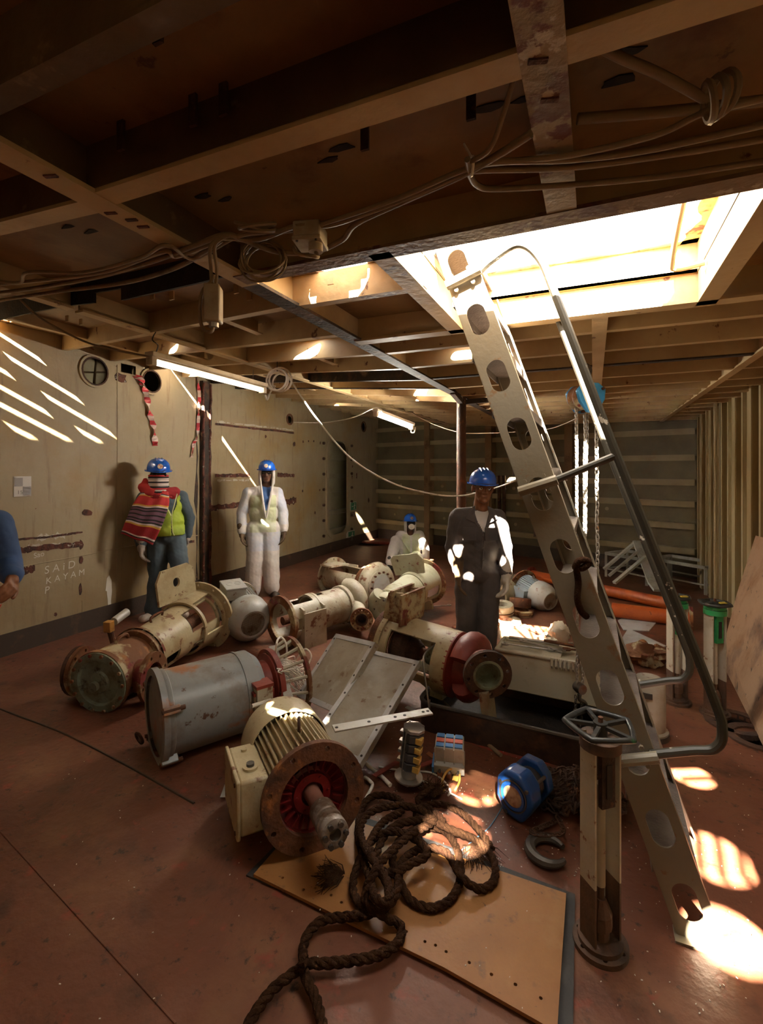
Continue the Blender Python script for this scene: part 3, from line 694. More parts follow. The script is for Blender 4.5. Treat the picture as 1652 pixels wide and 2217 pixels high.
MB().box((.17, -.03, .24), (.06, .13, .22)).build('box_neck', m_cream, mot)
eyebolt(mot, (0, .215, .20), .028, m_rustd, (1, 0, .3)); MB().cyl((0, .165, .2), (0, .20, .2), .016, n=8).build('eye_boss', m_cream, mot)
MB().box((-.05, .178, .06), (.05, .03, .05)).build('lug', m_cream, mot, bevel=.006)
for s_ in (-.06, .16): MB().box((s_ - .05, -.207, .3), (.05, .04, .28)).build('foot', m_cream, mot)

# ---- 2. long grey drum motor
dr, L = axis_thing('drum_motor', 'long grey cylindrical motor streaked with rust and orange paint, on the floor at left', 'motor', P(338, 1548, 2.84), P(552, 1486, 3.20))
MB().lathe([(1e-4, 0), (.20, 0), (.235, .012), (.247, .03), (.247, .05), (.24, .055), (.24, L - .05), (.20, L), (.15, L + .01), (1e-4, L + .01)], 48).build('body', m_drum, dr)
MB().lathe([(.22, -.012), (.262, -.012), (.262, .022), (.245, .022)], 48).build('end_cover', m_drum, dr)
MB().ring(.238, .246, L * .78, L * .80, 48).build('band', m_drum, dr)
for a in (2.7, .35, 4.0, 5.4):
    MB().box((.255, 0, .03), (.05, .045, .09), Matrix.Rotation(a, 4, 'Z')).build('tie_lug', m_drum, dr, bevel=.005)
    MB().cyl(Vector((.27 * cos(a), .27 * sin(a), -.02)), Vector((.27 * cos(a), .27 * sin(a), .10)), .013, n=8).build('tie_bolt', m_rust, dr)
MB().torus((.17, -.19, -.06), .034, .009, (.3, .3, 1), 18, 7).build('lifting_eye', m_rustd, dr); MB().cyl((.17, -.19, -.03), (.17, -.19, .02), .012, n=8).build('eye_stem', m_rustd, dr)
MB().lathe([(.15, L), (.15, L + .07), (.165, L + .075), (.19, L + .08), (.19, L + .10), (.10, L + .10)], 36).build('neck', m_redp, dr)
ck = MB().ring(.15, .215, L + .09, L + .125, 36).build('neck_flange', m_redp, dr); bolts(dr, .195, 8, L + .085, .05, m_rust, .011)
# cage bracket with curved ribs at the far end
for i in range(7):
    a = 1.15 + i * .42
    MB().tube(spline([(.19 * cos(a), .19 * sin(a), L + .12), (.215 * cos(a), .215 * sin(a), L + .2), (.245 * cos(a), .245 * sin(a), L + .27)], 3), .011, 6).build('cage_rib', m_pale, dr)
MB().ring(.225, .262, L + .26, L + .285, 30, None, 1.0, 3.9).build('cage_ring', m_rustp, dr)
shell(MB(), .15, L + .12, L + .20, (), 3, 30, .014, .11).build('cage_drum', m_gmot, dr)
for x0, y0, ln in ((-.235, .06, .10), (-.215, .015, .12)):
    MB().box((x0, y0, L - .05), (.10, .10, ln)).build('terminal_block', m_pale, dr, bevel=.004); MB().box((x0, y0 + .055, L - .05), (.105, .018, ln + .01)).build('block_cap', m_redp, dr)
MB().cyl((-.30, .03, L - .14), (-.30, .03, L - .02), .012, n=8).build('cable_stub', m_white, dr)

# ---- 3. rusty valve body with cream lantern, at the left
pa, L = axis_thing('lantern_pump', 'rust-flaked pump body with a long cream lantern and blanked end, lying nearest the left wall', 'pump', P(215, 1477, 3.38), P(432, 1336, 4.62))
MB().lathe([(1e-4, .02), (.13, .015), (.15, -.005), (.19, -.005), (.19, .03), (.172, .035), (.168, .30), (.155, .33), (.155, .36), (.19, .365), (.19, .40), (.14, .40)], 40).build('valve_body', m_rustp, pa)
MB().lathe([(1e-4, -.012), (.06, -.012), (.07, .0), (.13, .0), (.14, -.018), (.185, -.018), (.185, -.004)], 40).build('end_blank', m_verd, pa)
bolts(pa, .172, 14, -.03, .05, m_rustp, .011)
MB().cyl((.02, -.02, -.04), (.02, -.02, 0), .03, n=14).build('drain_plug', m_verd, pa)
pa.scale = (1.15, 1.15, 1)
# side branches
for sx, nm in ((-1, 'outlet'), (1, 'inlet')):
    mt = Matrix.Translation((0, -.02, .17)) @ Matrix.Rotation(sx * pi / 2, 4, 'Y')
    MB().lathe([(.10, .12), (.10, .24), (.085, .24), (.085, .10)], 28, mt).build('branch', m_rustp, pa)
    flange(pa, 'branch_flange', .155, .09, .24, .265, 8, .128, m_rustp, .011, .2, mt)
    if sx == 1:
        MB().lathe([(.09, .265), (.155, .268), (.155, .292), (.11, .296), (.10, .33), (.075, .345), (1e-4, .345)], 28, mt).build('blank_cap', m_rustd, pa)
    else: MB().lathe([(.086, .14), (.05, .13), (1e-4, .13)], 20, mt).build('bore', m_dark, pa)
# lantern shell
shell(MB(), .165, .41, L - .03, ((3.5, 4.5, L - .42, L - .10), (5.0, 6.0, L - .42, L - .10), (2.05, 3.0, L - .44, L - .06), (3.3, 4.0, .46, .66)), 20, 48, .016, .195).build('lantern', m_cream, pa, smooth=30)
shell(MB(), .21, L - .30, L, ((2.0, 3.35, L - .27, L - .03), (4.4, 5.6, L - .27, L - .03), (.2, 1.0, L - .27, L - .03)), 12, 48, .016, .235).build('motor_stool', m_cream, pa, smooth=30)
flange(pa, 'motor_flange', .29, .20, L, L + .025, 12, .265, m_cream, .011)
MB().lathe([(.20, .40), (.20, .425), (.16, .43)], 40).build('joint_ring', m_rustp, pa); bolts(pa, .182, 14, .395, .045, m_cream, .009)
MB().cyl((0, 0, .4), (0, 0, L), .05, n=16).build('drive_shaft', m_rust, pa)
MB().lathe([(.06, L - .5), (.15, L - .45), (.16, L - .4), (1e-4, L - .4)], 24).build('bearing_cover', m_dark, pa)
fp = MB().plate([(-.04, 0), (.36, 0), (.36, .21), (.30, .26), (.02, .26), (-.04, .18)], [rrect(.16, .14, .07, .07, .03, 4)], -.01, .01,
     Matrix.Translation((.10, .20, L - .38)) @ Matrix(((-.25, .1, .96, 0), (.05, .99, -.1, 0), (.96, 0, .25, 0), (0, 0, 0, 1)))).build('foot_plate', m_cream, pa)
MB().bar((.11, .23, L - .10), (.05, .40, L - .02), .02, .10).build('foot_web', m_cream, pa)
MB().tube(spline([(.02, .17, .60), (.02, .205, .60), (.02, .205, .74), (.02, .178, .74)], 4), .009, 6).build('handle', m_rust, pa)
MB().tube(spline([(0, .165, .30), (.0, .20, .28), (0, .20, .20), (.01, .17, .18)], 4), .011, 6).build('lifting_lug', m_rustp, pa)
m_brassy = M('orange_tap', (.42, .20, .04), .5, patches=[((.2, .08, .02), 12, .5, .65)])
MB().cyl((.09, .14, .27), (.11, .22, .27), .02, n=10).build('tap_stem', m_rust, pa)
MB().box((.11, .25, .26), (.05, .07, .05)).build('tap_handle', m_brassy, pa, bevel=.004)
MB().cyl((.10, .27, .30), (.10, .29, .44), .027, n=14).build('tap_nut', m_gmot, pa)
MB().box((.13, -.22, L - .12), (.10, .06, .16)).build('foot', m_cream, pa, bevel=.008)

# ---- 4. grey motor with round fan cowl
fm, L = axis_thing('fan_motor', 'grey motor whose round fan cowl and rusty mesh face the viewer, left of the pumps', 'motor', P(548, 1352, 4.62), P(508, 1300, 5.05))
MB().lathe([(.115, .0), (.135, -.004), (.165, .01), (.205, .06), (.215, .12), (.215, .20), (.20, .21), (.19, .14), (.12, .03)], 44).build('fan_cowl', m_gmot, fm)
meshdisc(fm, .118, .006, m_mesh, 12)
MB().cyl((0, 0, .05), (0, 0, .09), .11, n=20).build('fan_disc', m_dark, fm)
MB().lathe([(.17, .17), (.17, .50), (1e-4, .50)], 40).build('body', m_gmot, fm); fins(fm, .165, .20, .20, .48, 40, m_gmot)
flange(fm, 'end_shield', .225, .08, .48, .51, 8, .20, m_pale)
tb = MB().box((.10, .215, .33), (.20, .11, .22)).build('terminal_box', m_gmot, fm, bevel=.01)
MB().box((.10, .278, .33), (.21, .02, .23)).build('box_lid', m_gmot, tb, bevel=.006); MB().torus((.06, .289, .33), .03, .003, (0, 1, 0), 18, 5).build('lid_ring', m_gmot, tb); MB().torus((.14, .289, .33), .03, .003, (0, 1, 0), 18, 5).build('lid_ring', m_gmot, tb)

# ---- 5. pale lantern pump lying across the middle
pb, L = axis_thing('lantern_pump', 'pale pump lying sideways in the middle, snail casing to the right and small rusty flange', 'pump', P(612, 1345, 4.62), P(742, 1308, 5.16))
flange(pb, 'motor_flange', .245, .17, -.03, 0, 8, .22, m_rustp)
shell(MB(), .195, 0, .34, ((.75, 2.15, .05, .28), (2.9, 3.5, .05, .28), (5.6, 6.2, .05, .28)), 14, 46, .016).build('motor_stool', m_pale, pb, smooth=30)
shell(MB(), .18, .30, L - .02, ((1.0, 1.8, .36, .46),), 12, 40, .016).build('lantern', m_pale, pb, smooth=30)
MB().lathe([(.19, .33), (.20, .335), (.20, .36), (.18, .365)], 40).build('joint_ring', m_pale, pb)
MB().lathe([(.186, L - .05), (.20, L - .04), (.20, L), (.15, L + .01), (.13, L + .02), (.13, L + .10), (1e-4, L + .10)], 40).build('casing_cover', m_pale, pb)
volute(pb, .15, .065, .09, L + .11, m_pale, .6, 5.6, turn=-1)
mi = pb.matrix_world.inverted(); tn = (mi.to_3x3() @ Vector((.42, -.88, -.05))).normalized(); q = mi @ P(783, 1340, 4.86) - tn * .05
MB().tube([Vector((-.05, .02, L + .11)), Vector((-.05, .02, L + .11)).lerp(q, .6), q, q + tn * .06], [.085, .078, .07, .068], 18, caps=False).build('nozzle', m_pale, pb, smooth=60)
mtq = Matrix.Translation(q + tn * .05) @ tn.to_track_quat('Z', 'Y').to_matrix().to_4x4()
flange(pb, 'nozzle_flange', .115, .05, 0, .025, 8, .092, m_rustp, .008, 0, mtq); bolts(pb, .092, 8, .02, .018, m_rust, .011, .39, mtq)
MB().lathe([(.05, .02), (.062, .024), (.062, .034), (.045, .034), (.045, -.02), (1e-4, -.02)], 20, mtq).build('bore', m_rustd, pb)
for dx in (-1, 1):
    MB().plate([(0, -.26), (.11, -.26), (.11, .10), (.05, .12), (0, .10)], [], -.009, .009, Matrix.Translation((-.10 + dx * .0 - .11, .02, .34 if dx > 0 else .10))).build('foot_rib', m_pale, pb)
MB().box((-.215, -.08, .22), (.02, .34, .26)).build('foot_plate', m_pale, pb)
MB().cyl((0, 0, 0), (0, 0, .5), .04, n=14).build('drive_shaft', m_rust, pb)

# ---- 6. pump at the back with grey blank disc
pc_, L = axis_thing('lantern_pump', 'pump at the back of the pile with a round grey bolted cover facing the viewer', 'pump', P(822, 1268, 6.2), P(735, 1250, 6.8))
MB().lathe([(1e-4, -.04), (.14, -.04), (.15, -.03), (.15, -.01), (.2, -.01)], 36).build('cover_disc', m_gmot, pc_)
MB().ring(.14, .20, -.03, .02, 36).build('cover_ring', m_pale, pc_); bolts(pc_, .172, 14, -.055, .03, m_rust, .013)
volute(pc_, .19, .075, .115, .08, m_pale, -.6, 5.4, nozz=.12)
MB().lathe([(.20, .0), (.22, .08), (.20, .17), (.18, .2)], 36).build('casing', m_pale, pc_); MB().ring(.17, .235, .19, .23, 36).build('joint_ring', m_rustp, pc_)
shell(MB(), .19, .23, L + .12, ((.7, 2.3, .28, L + .05), (3.6, 4.6, .3, L)), 10, 40, .018, .21).build('lantern', m_pale, pc_, smooth=30)
flange(pc_, 'motor_flange', .27, .2, L + .12, L + .15, 8, .24, m_pale)
MB().box((.12, .20, L - .05), (.30, .02, .26)).build('foot_plate', m_pale, pc_); MB().box((-.21, -.02, L - .02), (.02, .36, .26)).build('foot_plate', m_pale, pc_)

# ---- 7. pale green pump with upright foot plate
pd, L = axis_thing('lantern_pump', 'pale green pump with an upright foot plate, in front of the seated man', 'pump', P(836, 1312, 5.10), P(918, 1260, 5.75), (-.25, -.2, 1))
volute(pd, .12, .055, .075, -.02, m_grn, 2.2, 5.0, nozz=.06)
MB().lathe([(1e-4, -.06), (.12, -.06), (.14, -.03), (.14, .04), (.16, .05), (.16, .08), (.13, .085)], 36).build('casing', m_grn, pd); bolts(pd, .145, 12, .035, .03, m_grn, .009)
MB().lathe([(.13, .085), (.145, .10), (.165, .18), (.175, .19), (.175, .22), (.16, .225)], 36).build('neck', m_grn, pd); bolts(pd, .168, 12, .215, .02, m_grn, .009)
shell(MB(), .17, .22, .52, (), 6, 40, .016, .185).build('lantern', m_grn, pd)
shell(MB(), .195, .50, L + .02, ((3.3, 3.9, .54, L - .02), (4.1, 5.4, .55, L - .01), (.1, 1.0, .55, L - .01)), 12, 46, .016, .225).build('motor_stool', m_grn, pd, smooth=30)
flange(pd, 'motor_flange', .27, .195, L + .02, L + .045, 8, .25, m_rustp)
MB().plate([(-.20, .17), (.20, .17), (.22, .36), (.17, .40), (-.16, .40), (-.22, .33)], [circ(.13, .34, .02, 10)], L - .25, L - .23, None).build('foot_plate', m_grn, pd)
MB().prism([(-.03, .17), (-.03, .36), (.0, .36), (.0, .17)], L - .25, L - .02).build('foot_web', m_grn, pd)
MB().box((-.05, -.235, L - .12), (.14, .10, .03)).build('foot', m_grn, pd)
bolts(pd, .10, 6, -.085, .03, m_dsteel, .012)

# ---- 8. lantern pump with red snail casing and open flange, right of the panels
pe, L = axis_thing('lantern_pump', 'pump with cream lantern, red snail casing and an open green-bored flange', 'pump', P(838, 1388, 3.62), P(985, 1436, 3.30))
flange(pe, 'motor_flange', .235, .11, -.02, .03, 8, .21, m_rust)
MB().ring(.20, .235, .03, .07, 36).build('flange_rim', m_cream, pe)
shell(MB(), .215, .05, L + .02, ((.15, 1.0, .14, L - .09), (5.55, 6.1, .14, L - .09), (2.3, 3.4, .12, L - .08), (3.75, 5.2, .16, L - .09)), 14, 50, .018).build('lantern', m_cream, pe, smooth=30)
MB().lathe([(1e-4, L - .2), (.06, L - .2), (.07, L - .12), (.12, L - .1), (.13, L - .06), (.19, L - .05), (.19, L), (1e-4, L)], 30).build('seal_cover', m_verd, pe)
MB().lathe([(1e-4, .10), (.12, .10), (.15, .13), (.16, .2), (.10, .22), (.05, .3), (1e-4, .3)], 30).build('impeller_hub', m_rustd, pe)
MB().cyl((0, 0, .05), (0, 0, L), .035, n=14).build('drive_shaft', m_rust, pe)
for r_ in (.075, .105, .135): MB().torus((0, 0, .085), r_, .007, (0, 0, 1), 28, 6).build('seal_ring', m_rust, pe)
for s_ in (-1, 1):
    MB().plate([(.0, .20), (.20, .20), (.16, .42), (.04, .40)], [], -.008, .008, Matrix.Translation((s_ * .10, 0, .02)) @ Matrix(((0, 0, 1, 0), (0, 1, 0, 0), (1, 0, 0, 0), (0, 0, 0, 1)))).build('bracket_web', m_rustp, pe)
MB().box((0, .35, .11), (.30, .16, .02), Matrix.Rotation(.0, 4, 'X')).build('bracket_plate', m_rustp, pe); MB().box((.0, .31, .2), (.32, .22, .018)).build('bracket_plate', m_rustp, pe)
MB().lathe([(.19, L), (.215, L + .005), (.215, L + .03), (.15, L + .05), (.13, L + .12), (1e-4, L + .12)], 36).build('casing_cover', m_redp, pe)
v, q, tn = volute(pe, .14, .07, .095, L + .12, m_redp, -2.6, 5.2, turn=1, nozz=None)
nzl = P(1054, 1457, 2.98); mi = pe.matrix_world.inverted()
qn = mi @ nzl; qd = (mi.to_3x3() @ Vector((.45, -.93, -.08))).normalized()
MB().tube([Vector((.05, .02, L + .12)), Vector((.02, .0, L + .19)).lerp(qn, .35), qn - qd * .05, qn], [.11, .115, .115, .12], 24, caps=False).build('nozzle', m_redp, pe, smooth=60)
mtq = Matrix.Translation(qn) @ qd.to_track_quat('Z', 'Y').to_matrix().to_4x4()
flange(pe, 'nozzle_flange', .148, .085, 0, .028, 8, .122, m_rustd, .012, .2, mtq)
MB().lathe([(.082, .03), (.092, .033), (.092, .036), (.078, .036), (.074, -.02), (.05, -.06), (1e-4, -.075)], 28, mtq).build('bore', m_verd, pe)
MB().bar(qn + Vector((0, -.1, 0)), mi @ Vector((nzl.x + .02, nzl.y + .06, .01)), .10, .05).build('foot', m_pale, pe)
MB().box((0, -.205, .12), (.16, .05, .18)).build('foot', m_cream, pe); MB().box((.0, -.215, L - .1), (.16, .05, .12)).build('foot', m_cream, pe)
MB().tube(spline([(-.03, .10, L - .14), (-.20, .10, L - .12), (-.26, .06, L - .10), (-.29, -.08, L - .05), (-.30, -.18, L - .02), (-.33, -.19, L), (-.335, -.12, L)], 6), .006, 6).build('bent_pipe', m_steel, pe)

# ---- 9. small blue-grey motor at the right back and a second one behind the dark-clothed man
sm_, L = axis_thing('electric_motor', 'small blue-grey motor with rusty fan mesh, on the floor left of the ladder', 'motor', P(1192, 1302, 5.72), P(1135, 1268, 6.15))
m_blu = M('blue_grey_paint', (.30, .36, .40), .4, patches=[((.22, .22, .22), 6, .5, .7), ((.3, .13, .04), 12, .64, .68)], bump=.1)
MB().lathe([(.09, .0), (.105, -.003), (.15, .05), (.17, .12), (.17, .22), (.155, .23)], 40).build('fan_cowl', m_gmot, sm_); meshdisc(sm_, .095, .004, m_mesh, 12); MB().cyl((0, 0, .04), (0, 0, .07), .09, n=16).build('fan_disc', m_dark, sm_)
MB().lathe([(.13, .2), (.13, .48), (1e-4, .48)], 36).build('body', m_blu, sm_); fins(sm_, .125, .152, .22, .46, 36, m_blu); flange(sm_, 'flange', .20, .07, .48, .50, 8, .18, m_rustp)
tb = MB().box((.16, -.03, .30), (.11, .17, .18)).build('terminal_box', m_blu, sm_, bevel=.006); MB().box((.22, -.03, .30), (.015, .18, .19)).build('box_lid', m_blu, tb); eyebolt(sm_, (0, .165, .33), .018, m_steel)
s2, L = axis_thing('electric_motor', 'dull cream motor with dark fan mesh, half hidden behind the man in dark overalls', 'motor', P(1078, 1292, 5.95), P(1108, 1262, 6.4))
MB().lathe([(.09, 0), (.11, -.003), (.16, .05), (.175, .12), (.175, .24), (.15, .24)], 36).build('fan_cowl', m_cream, s2); meshdisc(s2, .1, .004, m_mesh, 10); MB().cyl((0, 0, .04), (0, 0, .07), .09, n=16).build('fan_disc', m_dark, s2)
MB().lathe([(.14, .2), (.14, .5), (1e-4, .5)], 32).build('body', m_pale, s2); fins(s2, .135, .165, .25, .48, 36, m_pale)
# ================================================================== BOARD, ROPE, PANELS AND SCRAP ON THE FLOOR
def flat(name, pix, z0, z1, mat, label, cat, holes=(), wob=0):
    pts = [G(*p) for p in pix]; c = sum(pts, Vector()) / len(pts)
    t = thing(name, label, cat, (c.x, c.y, 0)) if False else None
    o = MB().plate([(p.x - c.x, p.y - c.y) for p in pts], [circ(G(*h).x - c.x, G(*h).y - c.y, .006, 6) for h in holes], z0, z1).build(name, mat, smooth=0)
    o.location = (c.x, c.y, 0); return tag(o, label, cat)
m_rub = M('rubber_mat', (.028, .025, .024), .7, patches=[((.06, .055, .05), 7, .5, .7)], bump=.2)
m_ply = M('plywood_face', (.30, .13, .035), .55, patches=[((.22, .085, .02), 2.0, .45, .7), ((.13, .065, .03), 9, .60, .70), ((.10, .045, .02), 30, .65, .7), ((.35, .18, .06), 4, .58, .75)], bump=.12, bscale=60)
flat('rubber_mat', [(533, 1898), (690, 1738), (1000, 1846), (1245, 1940), (1240, 2290), (1195, 2235), (960, 2090), (740, 1985)], .001, .008, m_rub, 'black rubber sheet showing as a dark border under the plywood board', 'mat')
flat('plywood_board', [(549, 1904), (600, 1845), (700, 1762), (1000, 1868), (1226, 1946), (1206, 2250), (960, 2108), (740, 2000)], .010, .022, m_ply, 'orange-brown plywood board with small holes, lying in the foreground', 'board',
     [(612, 1912), (657, 1938), (739, 1966), (792, 1990), (837, 2010), (880, 2030), (920, 2052), (943, 2060), (966, 2074), (1016, 2098), (1064, 2124), (1116, 2146), (1171, 2176), (717, 1950), (682, 1935)])
m_rope = M('brown_rope', (.042, .019, .009), .9, patches=[((.025, .010, .005), 14, .45, .65), ((.095, .045, .02), 40, .58, .7)], bump=.8, bscale=120, spec=.08)
def rope(name, pix, r, label, cat, mat=m_rope, lay=.10, k=7):
    """three laid strands along a floor path; each point (x, y, height)"""
    pts = []
    for p in pix:
        z = p[2] if len(p) > 2 else 0.0; pts.append(G(p[0], p[1], z + r + .022) )
    path = spline(pts, k); b = MB(); s_ = 0.0; S_ = [0.0]
    for i in range(1, len(path)): s_ += (path[i] - path[i - 1]).length; S_.append(s_)
    # resample evenly
    step = r * .55; n = int(s_ / step); Q = []; j = 0
    for i in range(n + 1):
        d = i * step
        while j < len(S_) - 2 and S_[j + 1] < d: j += 1
        Q.append(path[j].lerp(path[j + 1], (d - S_[j]) / max(1e-6, S_[j + 1] - S_[j])))
    for q in range(3):
        st = []
        for i, p in enumerate(Q):
            t = (Q[min(i + 1, n)] - Q[max(i - 1, 0)]).normalized(); nn = t.cross(Vector((0, 0, 1)))
            if nn.length < 1e-3: nn = Vector((1, 0, 0))
            nn.normalize(); bb = t.cross(nn); a = i * step / lay * 2 * pi + q * 2 * pi / 3
            st.append(p + (nn * cos(a) + bb * sin(a)) * r * .5)
        b.tube(st, r * .56, 6)
    c = G(pix[0][0], pix[0][1]); o = b.build(name, mat, smooth=60)
    return tag(o, label, cat)
rp = [(520, 2260), (545, 2205), (590, 2143), (640, 2103), (657, 2086, .035), (656, 2055), (668, 2020), (700, 1992), (750, 1985), (800, 1978, .02), (850, 1950, .04), (862, 1905, .05), (850, 1860, .06), (870, 1815, .05), (920, 1790, .02), (965, 1800, .02), (990, 1840, .03), (998, 1895), (978, 1945), (935, 1966),
      (890, 1950), (866, 1905, .03), (868, 1870, .05), (910, 1838, .03), (965, 1845, .04), (1000, 1900, .03), (1040, 1925), (1070, 1905), (1068, 1860), (1035, 1822), (985, 1800, .05), (930, 1778, .05), (880, 1780, .06), (840, 1800, .06), (815, 1850, .05), (818, 1880, .04), (850, 1890, .06), (890, 1870, .07), (925, 1850, .08),
      (905, 1820, .08), (850, 1800, .08), (800, 1825, .05), (772, 1880, .02), (765, 1930, .01), (790, 1965, .02), (830, 1968, .05), (845, 1930, .07), (820, 1880, .09), (800, 1830, .09), (830, 1780, .07), (870, 1755, .04), (862, 1730, .02), (815, 1722, .0), (785, 1745), (775, 1800), (785, 1850, .03), (800, 1900, .07), (815, 1945, .09), (840, 1950, .10), (835, 1900, .10), (800, 1850, .10), (780, 1800, .06), (800, 1760, .05), (850, 1745, .06), (900, 1750, .05), (940, 1775, .07),
      (900, 1800, .10), (850, 1840, .10), (810, 1890, .10), (790, 1950, .05), (835, 1985, .03), (868, 2005), (862, 2040), (820, 2068), (760, 2080), (700, 2086), (657, 2088), (664, 2120), (685, 2165), (700, 2230), (705, 2260)]
rope('rope', rp, .0165, 'thick brown laid rope in a tangled heap, its tails running to the bottom edge', 'rope')
rope('rope', [(1065, 1838), (1040, 1800), (1000, 1760), (960, 1742), (920, 1745), (900, 1765), (925, 1790), (960, 1790), (950, 1765), (905, 1735), (930, 1710), (940, 1700)], .016, 'frayed brown rope curl behind the main heap, by the sunlit grating spots', 'rope')
# frayed rope ends
def fray(name, x, y, n, L, label, spread=1.0, ang=0.0, z=.03):
    b = MB(); c = G(x, y, z)
    for i in range(n):
        a = ang + random.uniform(-1, 1) * spread; p = c + Vector((random.uniform(-.02, .02), random.uniform(-.02, .02), 0)); l = L * random.uniform(.5, 1)
        q = p + Vector((cos(a) * l, sin(a) * l, random.uniform(-.03, .0))); q.z = max(q.z, .026)
        b.tube([p, p.lerp(q, .5) + Vector((random.uniform(-.03, .03), random.uniform(-.03, .03), .004)), q], [.003, .002, .001], 4)
    tag(b.build(name, m_rope, smooth=60), label, 'rope')
fray('frayed_rope_end', 735, 1893, 70, .11, 'frayed tuft of rope end on the plywood, below the motor shaft', 1.0, 3.6)
fray('frayed_rope_end', 935, 1720, 80, .16, 'frayed brown rope fibres beside the copper strip and cables', .9, 1.9)
fray('frayed_rope_end', 1030, 1830, 60, .14, 'frayed tuft of rope end at the right of the heap', .8, -1.0)

# ---- two framed grey panels and a flat bar
m_pan = M('panel_grey', (.33, .295, .24), .45, patches=[((.22, .175, .12), 3, .42, .66), ((.16, .09, .05), 16, .63, .69), ((.42, .40, .36), 6, .6, .8)], bump=.1)
m_edge = M('panel_edge', (.45, .45, .46), .45, patches=[((.25, .14, .08), 12, .63, .7), ((.34, .33, .32), 5, .5, .7)])
def panel(label, tl, tr, br, wb=.02):
    """framed sheet from three corners (px, py, height)"""
    def c3(p): return P(p[0], p[1], (H - p[2]) * F / (p[1] - HZ))
    A, B, C = c3(tl), c3(tr), c3(br); x = (B - A); w_ = x.length; x.normalize(); y = (C - B); y = y - x * y.dot(x); h_ = y.length; y.normalize(); z = x.cross(y)
    if z.z < 0: z = -z
    t = bpy.data.objects.new('cover_sheet', None); COL.objects.link(t); tag(t, label, 'cover'); t.empty_display_size = .05
    t.matrix_world = Matrix((( x.x, y.x, z.x, A.x), (x.y, y.y, z.y, A.y), (x.z, y.z, z.z, A.z), (0, 0, 0, 1)))
    MB().box((w_ / 2, h_ / 2, -.004), (w_ - .01, h_ - .01, .006)).build('sheet', m_pan, t, smooth=0)
    e = .032
    for cx_, cy_, a_, b_ in ((e / 2, h_ / 2, e, h_), (w_ - e / 2, h_ / 2, e, h_), (w_ / 2, e / 2, w_, e), (w_ / 2, h_ - e / 2, w_, e)):
        MB().box((cx_, cy_, .0), (a_, b_, .008)).build('edge_strip', m_edge, t, smooth=0)
    for cx_, a_ in ((0, .004), (w_, .004)): MB().box((cx_, h_ / 2, -.018), (a_, h_, .036)).build('side_lip', m_pan, t, smooth=0)
    for i in range(5):
        for xx in (e / 2, w_ - e / 2): MB().cyl((xx, .04 + (h_ - .08) * i / 4, .003), (xx, .04 + (h_ - .08) * i / 4, .0052), .007, n=8).build('rivet_hole', m_dark, t)
    return t
panel('long grey framed panel on the left of two, leaning under its neighbour', (728, 1372, .48), (813, 1391, .54), (742, 1551, .22))
panel('grey framed panel on top and right of two, crossed by a flat bar', (806, 1408, .46), (908, 1432, .46), (800, 1662, .15))
def c3(p): return P(p[0], p[1], (H - p[2]) * F / (p[1] - HZ))
a, b_ = c3((722, 1578, .36)), c3((932, 1540, .36))
fb = thing('flat_bar', 'pale drilled flat bar lying across the right grey panel', 'bar', a); d = b_ - a
MB().bar((0, 0, 0), d, .065, .008).build('bar', m_pan, fb, smooth=0)
for t in (.03, .35, .62, .72, .92, .97): MB().cyl(d * t + Vector((0, 0, .004)), d * t + Vector((0, 0, .0055)), .009, n=8).build('bolt_hole', m_dark, fb)
# grey channel strip and white wires behind the panels
a, b_ = c3((590, 1400, .45)), c3((640, 1560, .15))
MB().bar(a, b_, .055, .02).build('steel_channel', m_gmot); tag(bpy.data.objects['steel_channel'], 'narrow grey steel channel leaning between the drum motor and the panels', 'channel')
b = MB()
for i in range(60):
    s = c3((606 + random.uniform(-6, 6), 1425 + random.uniform(0, 30), .40)); e = c3((655 + random.uniform(-30, 20), 1495 + random.uniform(-60, 10), .16))
    m_ = s.lerp(e, .5) + Vector((random.uniform(-.06, .06), random.uniform(-.06, .06), random.uniform(-.03, .06)))
    b.tube(spline([s, m_, e], 6), .0035, 5)
wl_ = thing('wire_bunch', 'bunch of thin white wires spilling behind the grey panels', 'wires', c3((640, 1520, 0)))
b.v = [v - wl_.location for v in b.v]; tag(b.build('loose_wires', m_white, wl_, smooth=60), kind='stuff')
for pts in ([(600, 1470, .2), (598, 1400, .5), (606, 1380, .52), (618, 1390, .5), (620, 1420, .4), (605, 1460, .2)], [(640, 1430, .1), (660, 1405, .2), (674, 1420, .15), (664, 1445, .08)]):
    MB().tube([c3(p) - wl_.location for p in spline([Vector(p) for p in pts], 6)], .007, 6).build('thick_wire', m_white, wl_)

# ---- electrical scrap
m_gpl = M('grey_plastic', (.38, .37, .33), .5, patches=[((.25, .22, .17), 9, .5, .7)]); m_bluep = M('blue_plastic', (.03, .16, .42), .4); m_redpl = M('red_plastic', (.55, .10, .05), .45)
m_copper = M('copper_strip', (.38, .16, .07), .4, .6, patches=[((.2, .09, .05), 8, .5, .7)]); m_yel = M('yellow_insulation', (.55, .36, .08), .5, patches=[((.35, .2, .05), 10, .5, .7)])
m_dkpl = M('dark_plastic', (.05, .05, .055), .45, patches=[((.1, .09, .08), 10, .5, .7)])
p = G(974, 1668); ct = thing('contactor', 'grey electrical contactor with blue and red cells on top', 'contactor', p, Matrix.Rotation(YAW - .2, 3, 'Z') @ Matrix.Rotation(.25, 3, 'X'))
MB().box((0, .02, .11), (.155, .10, .13)).build('body', m_gpl, ct, bevel=.004); MB().box((0, -.0, .06), (.165, .12, .05)).build('base', m_gpl, ct, bevel=.003)
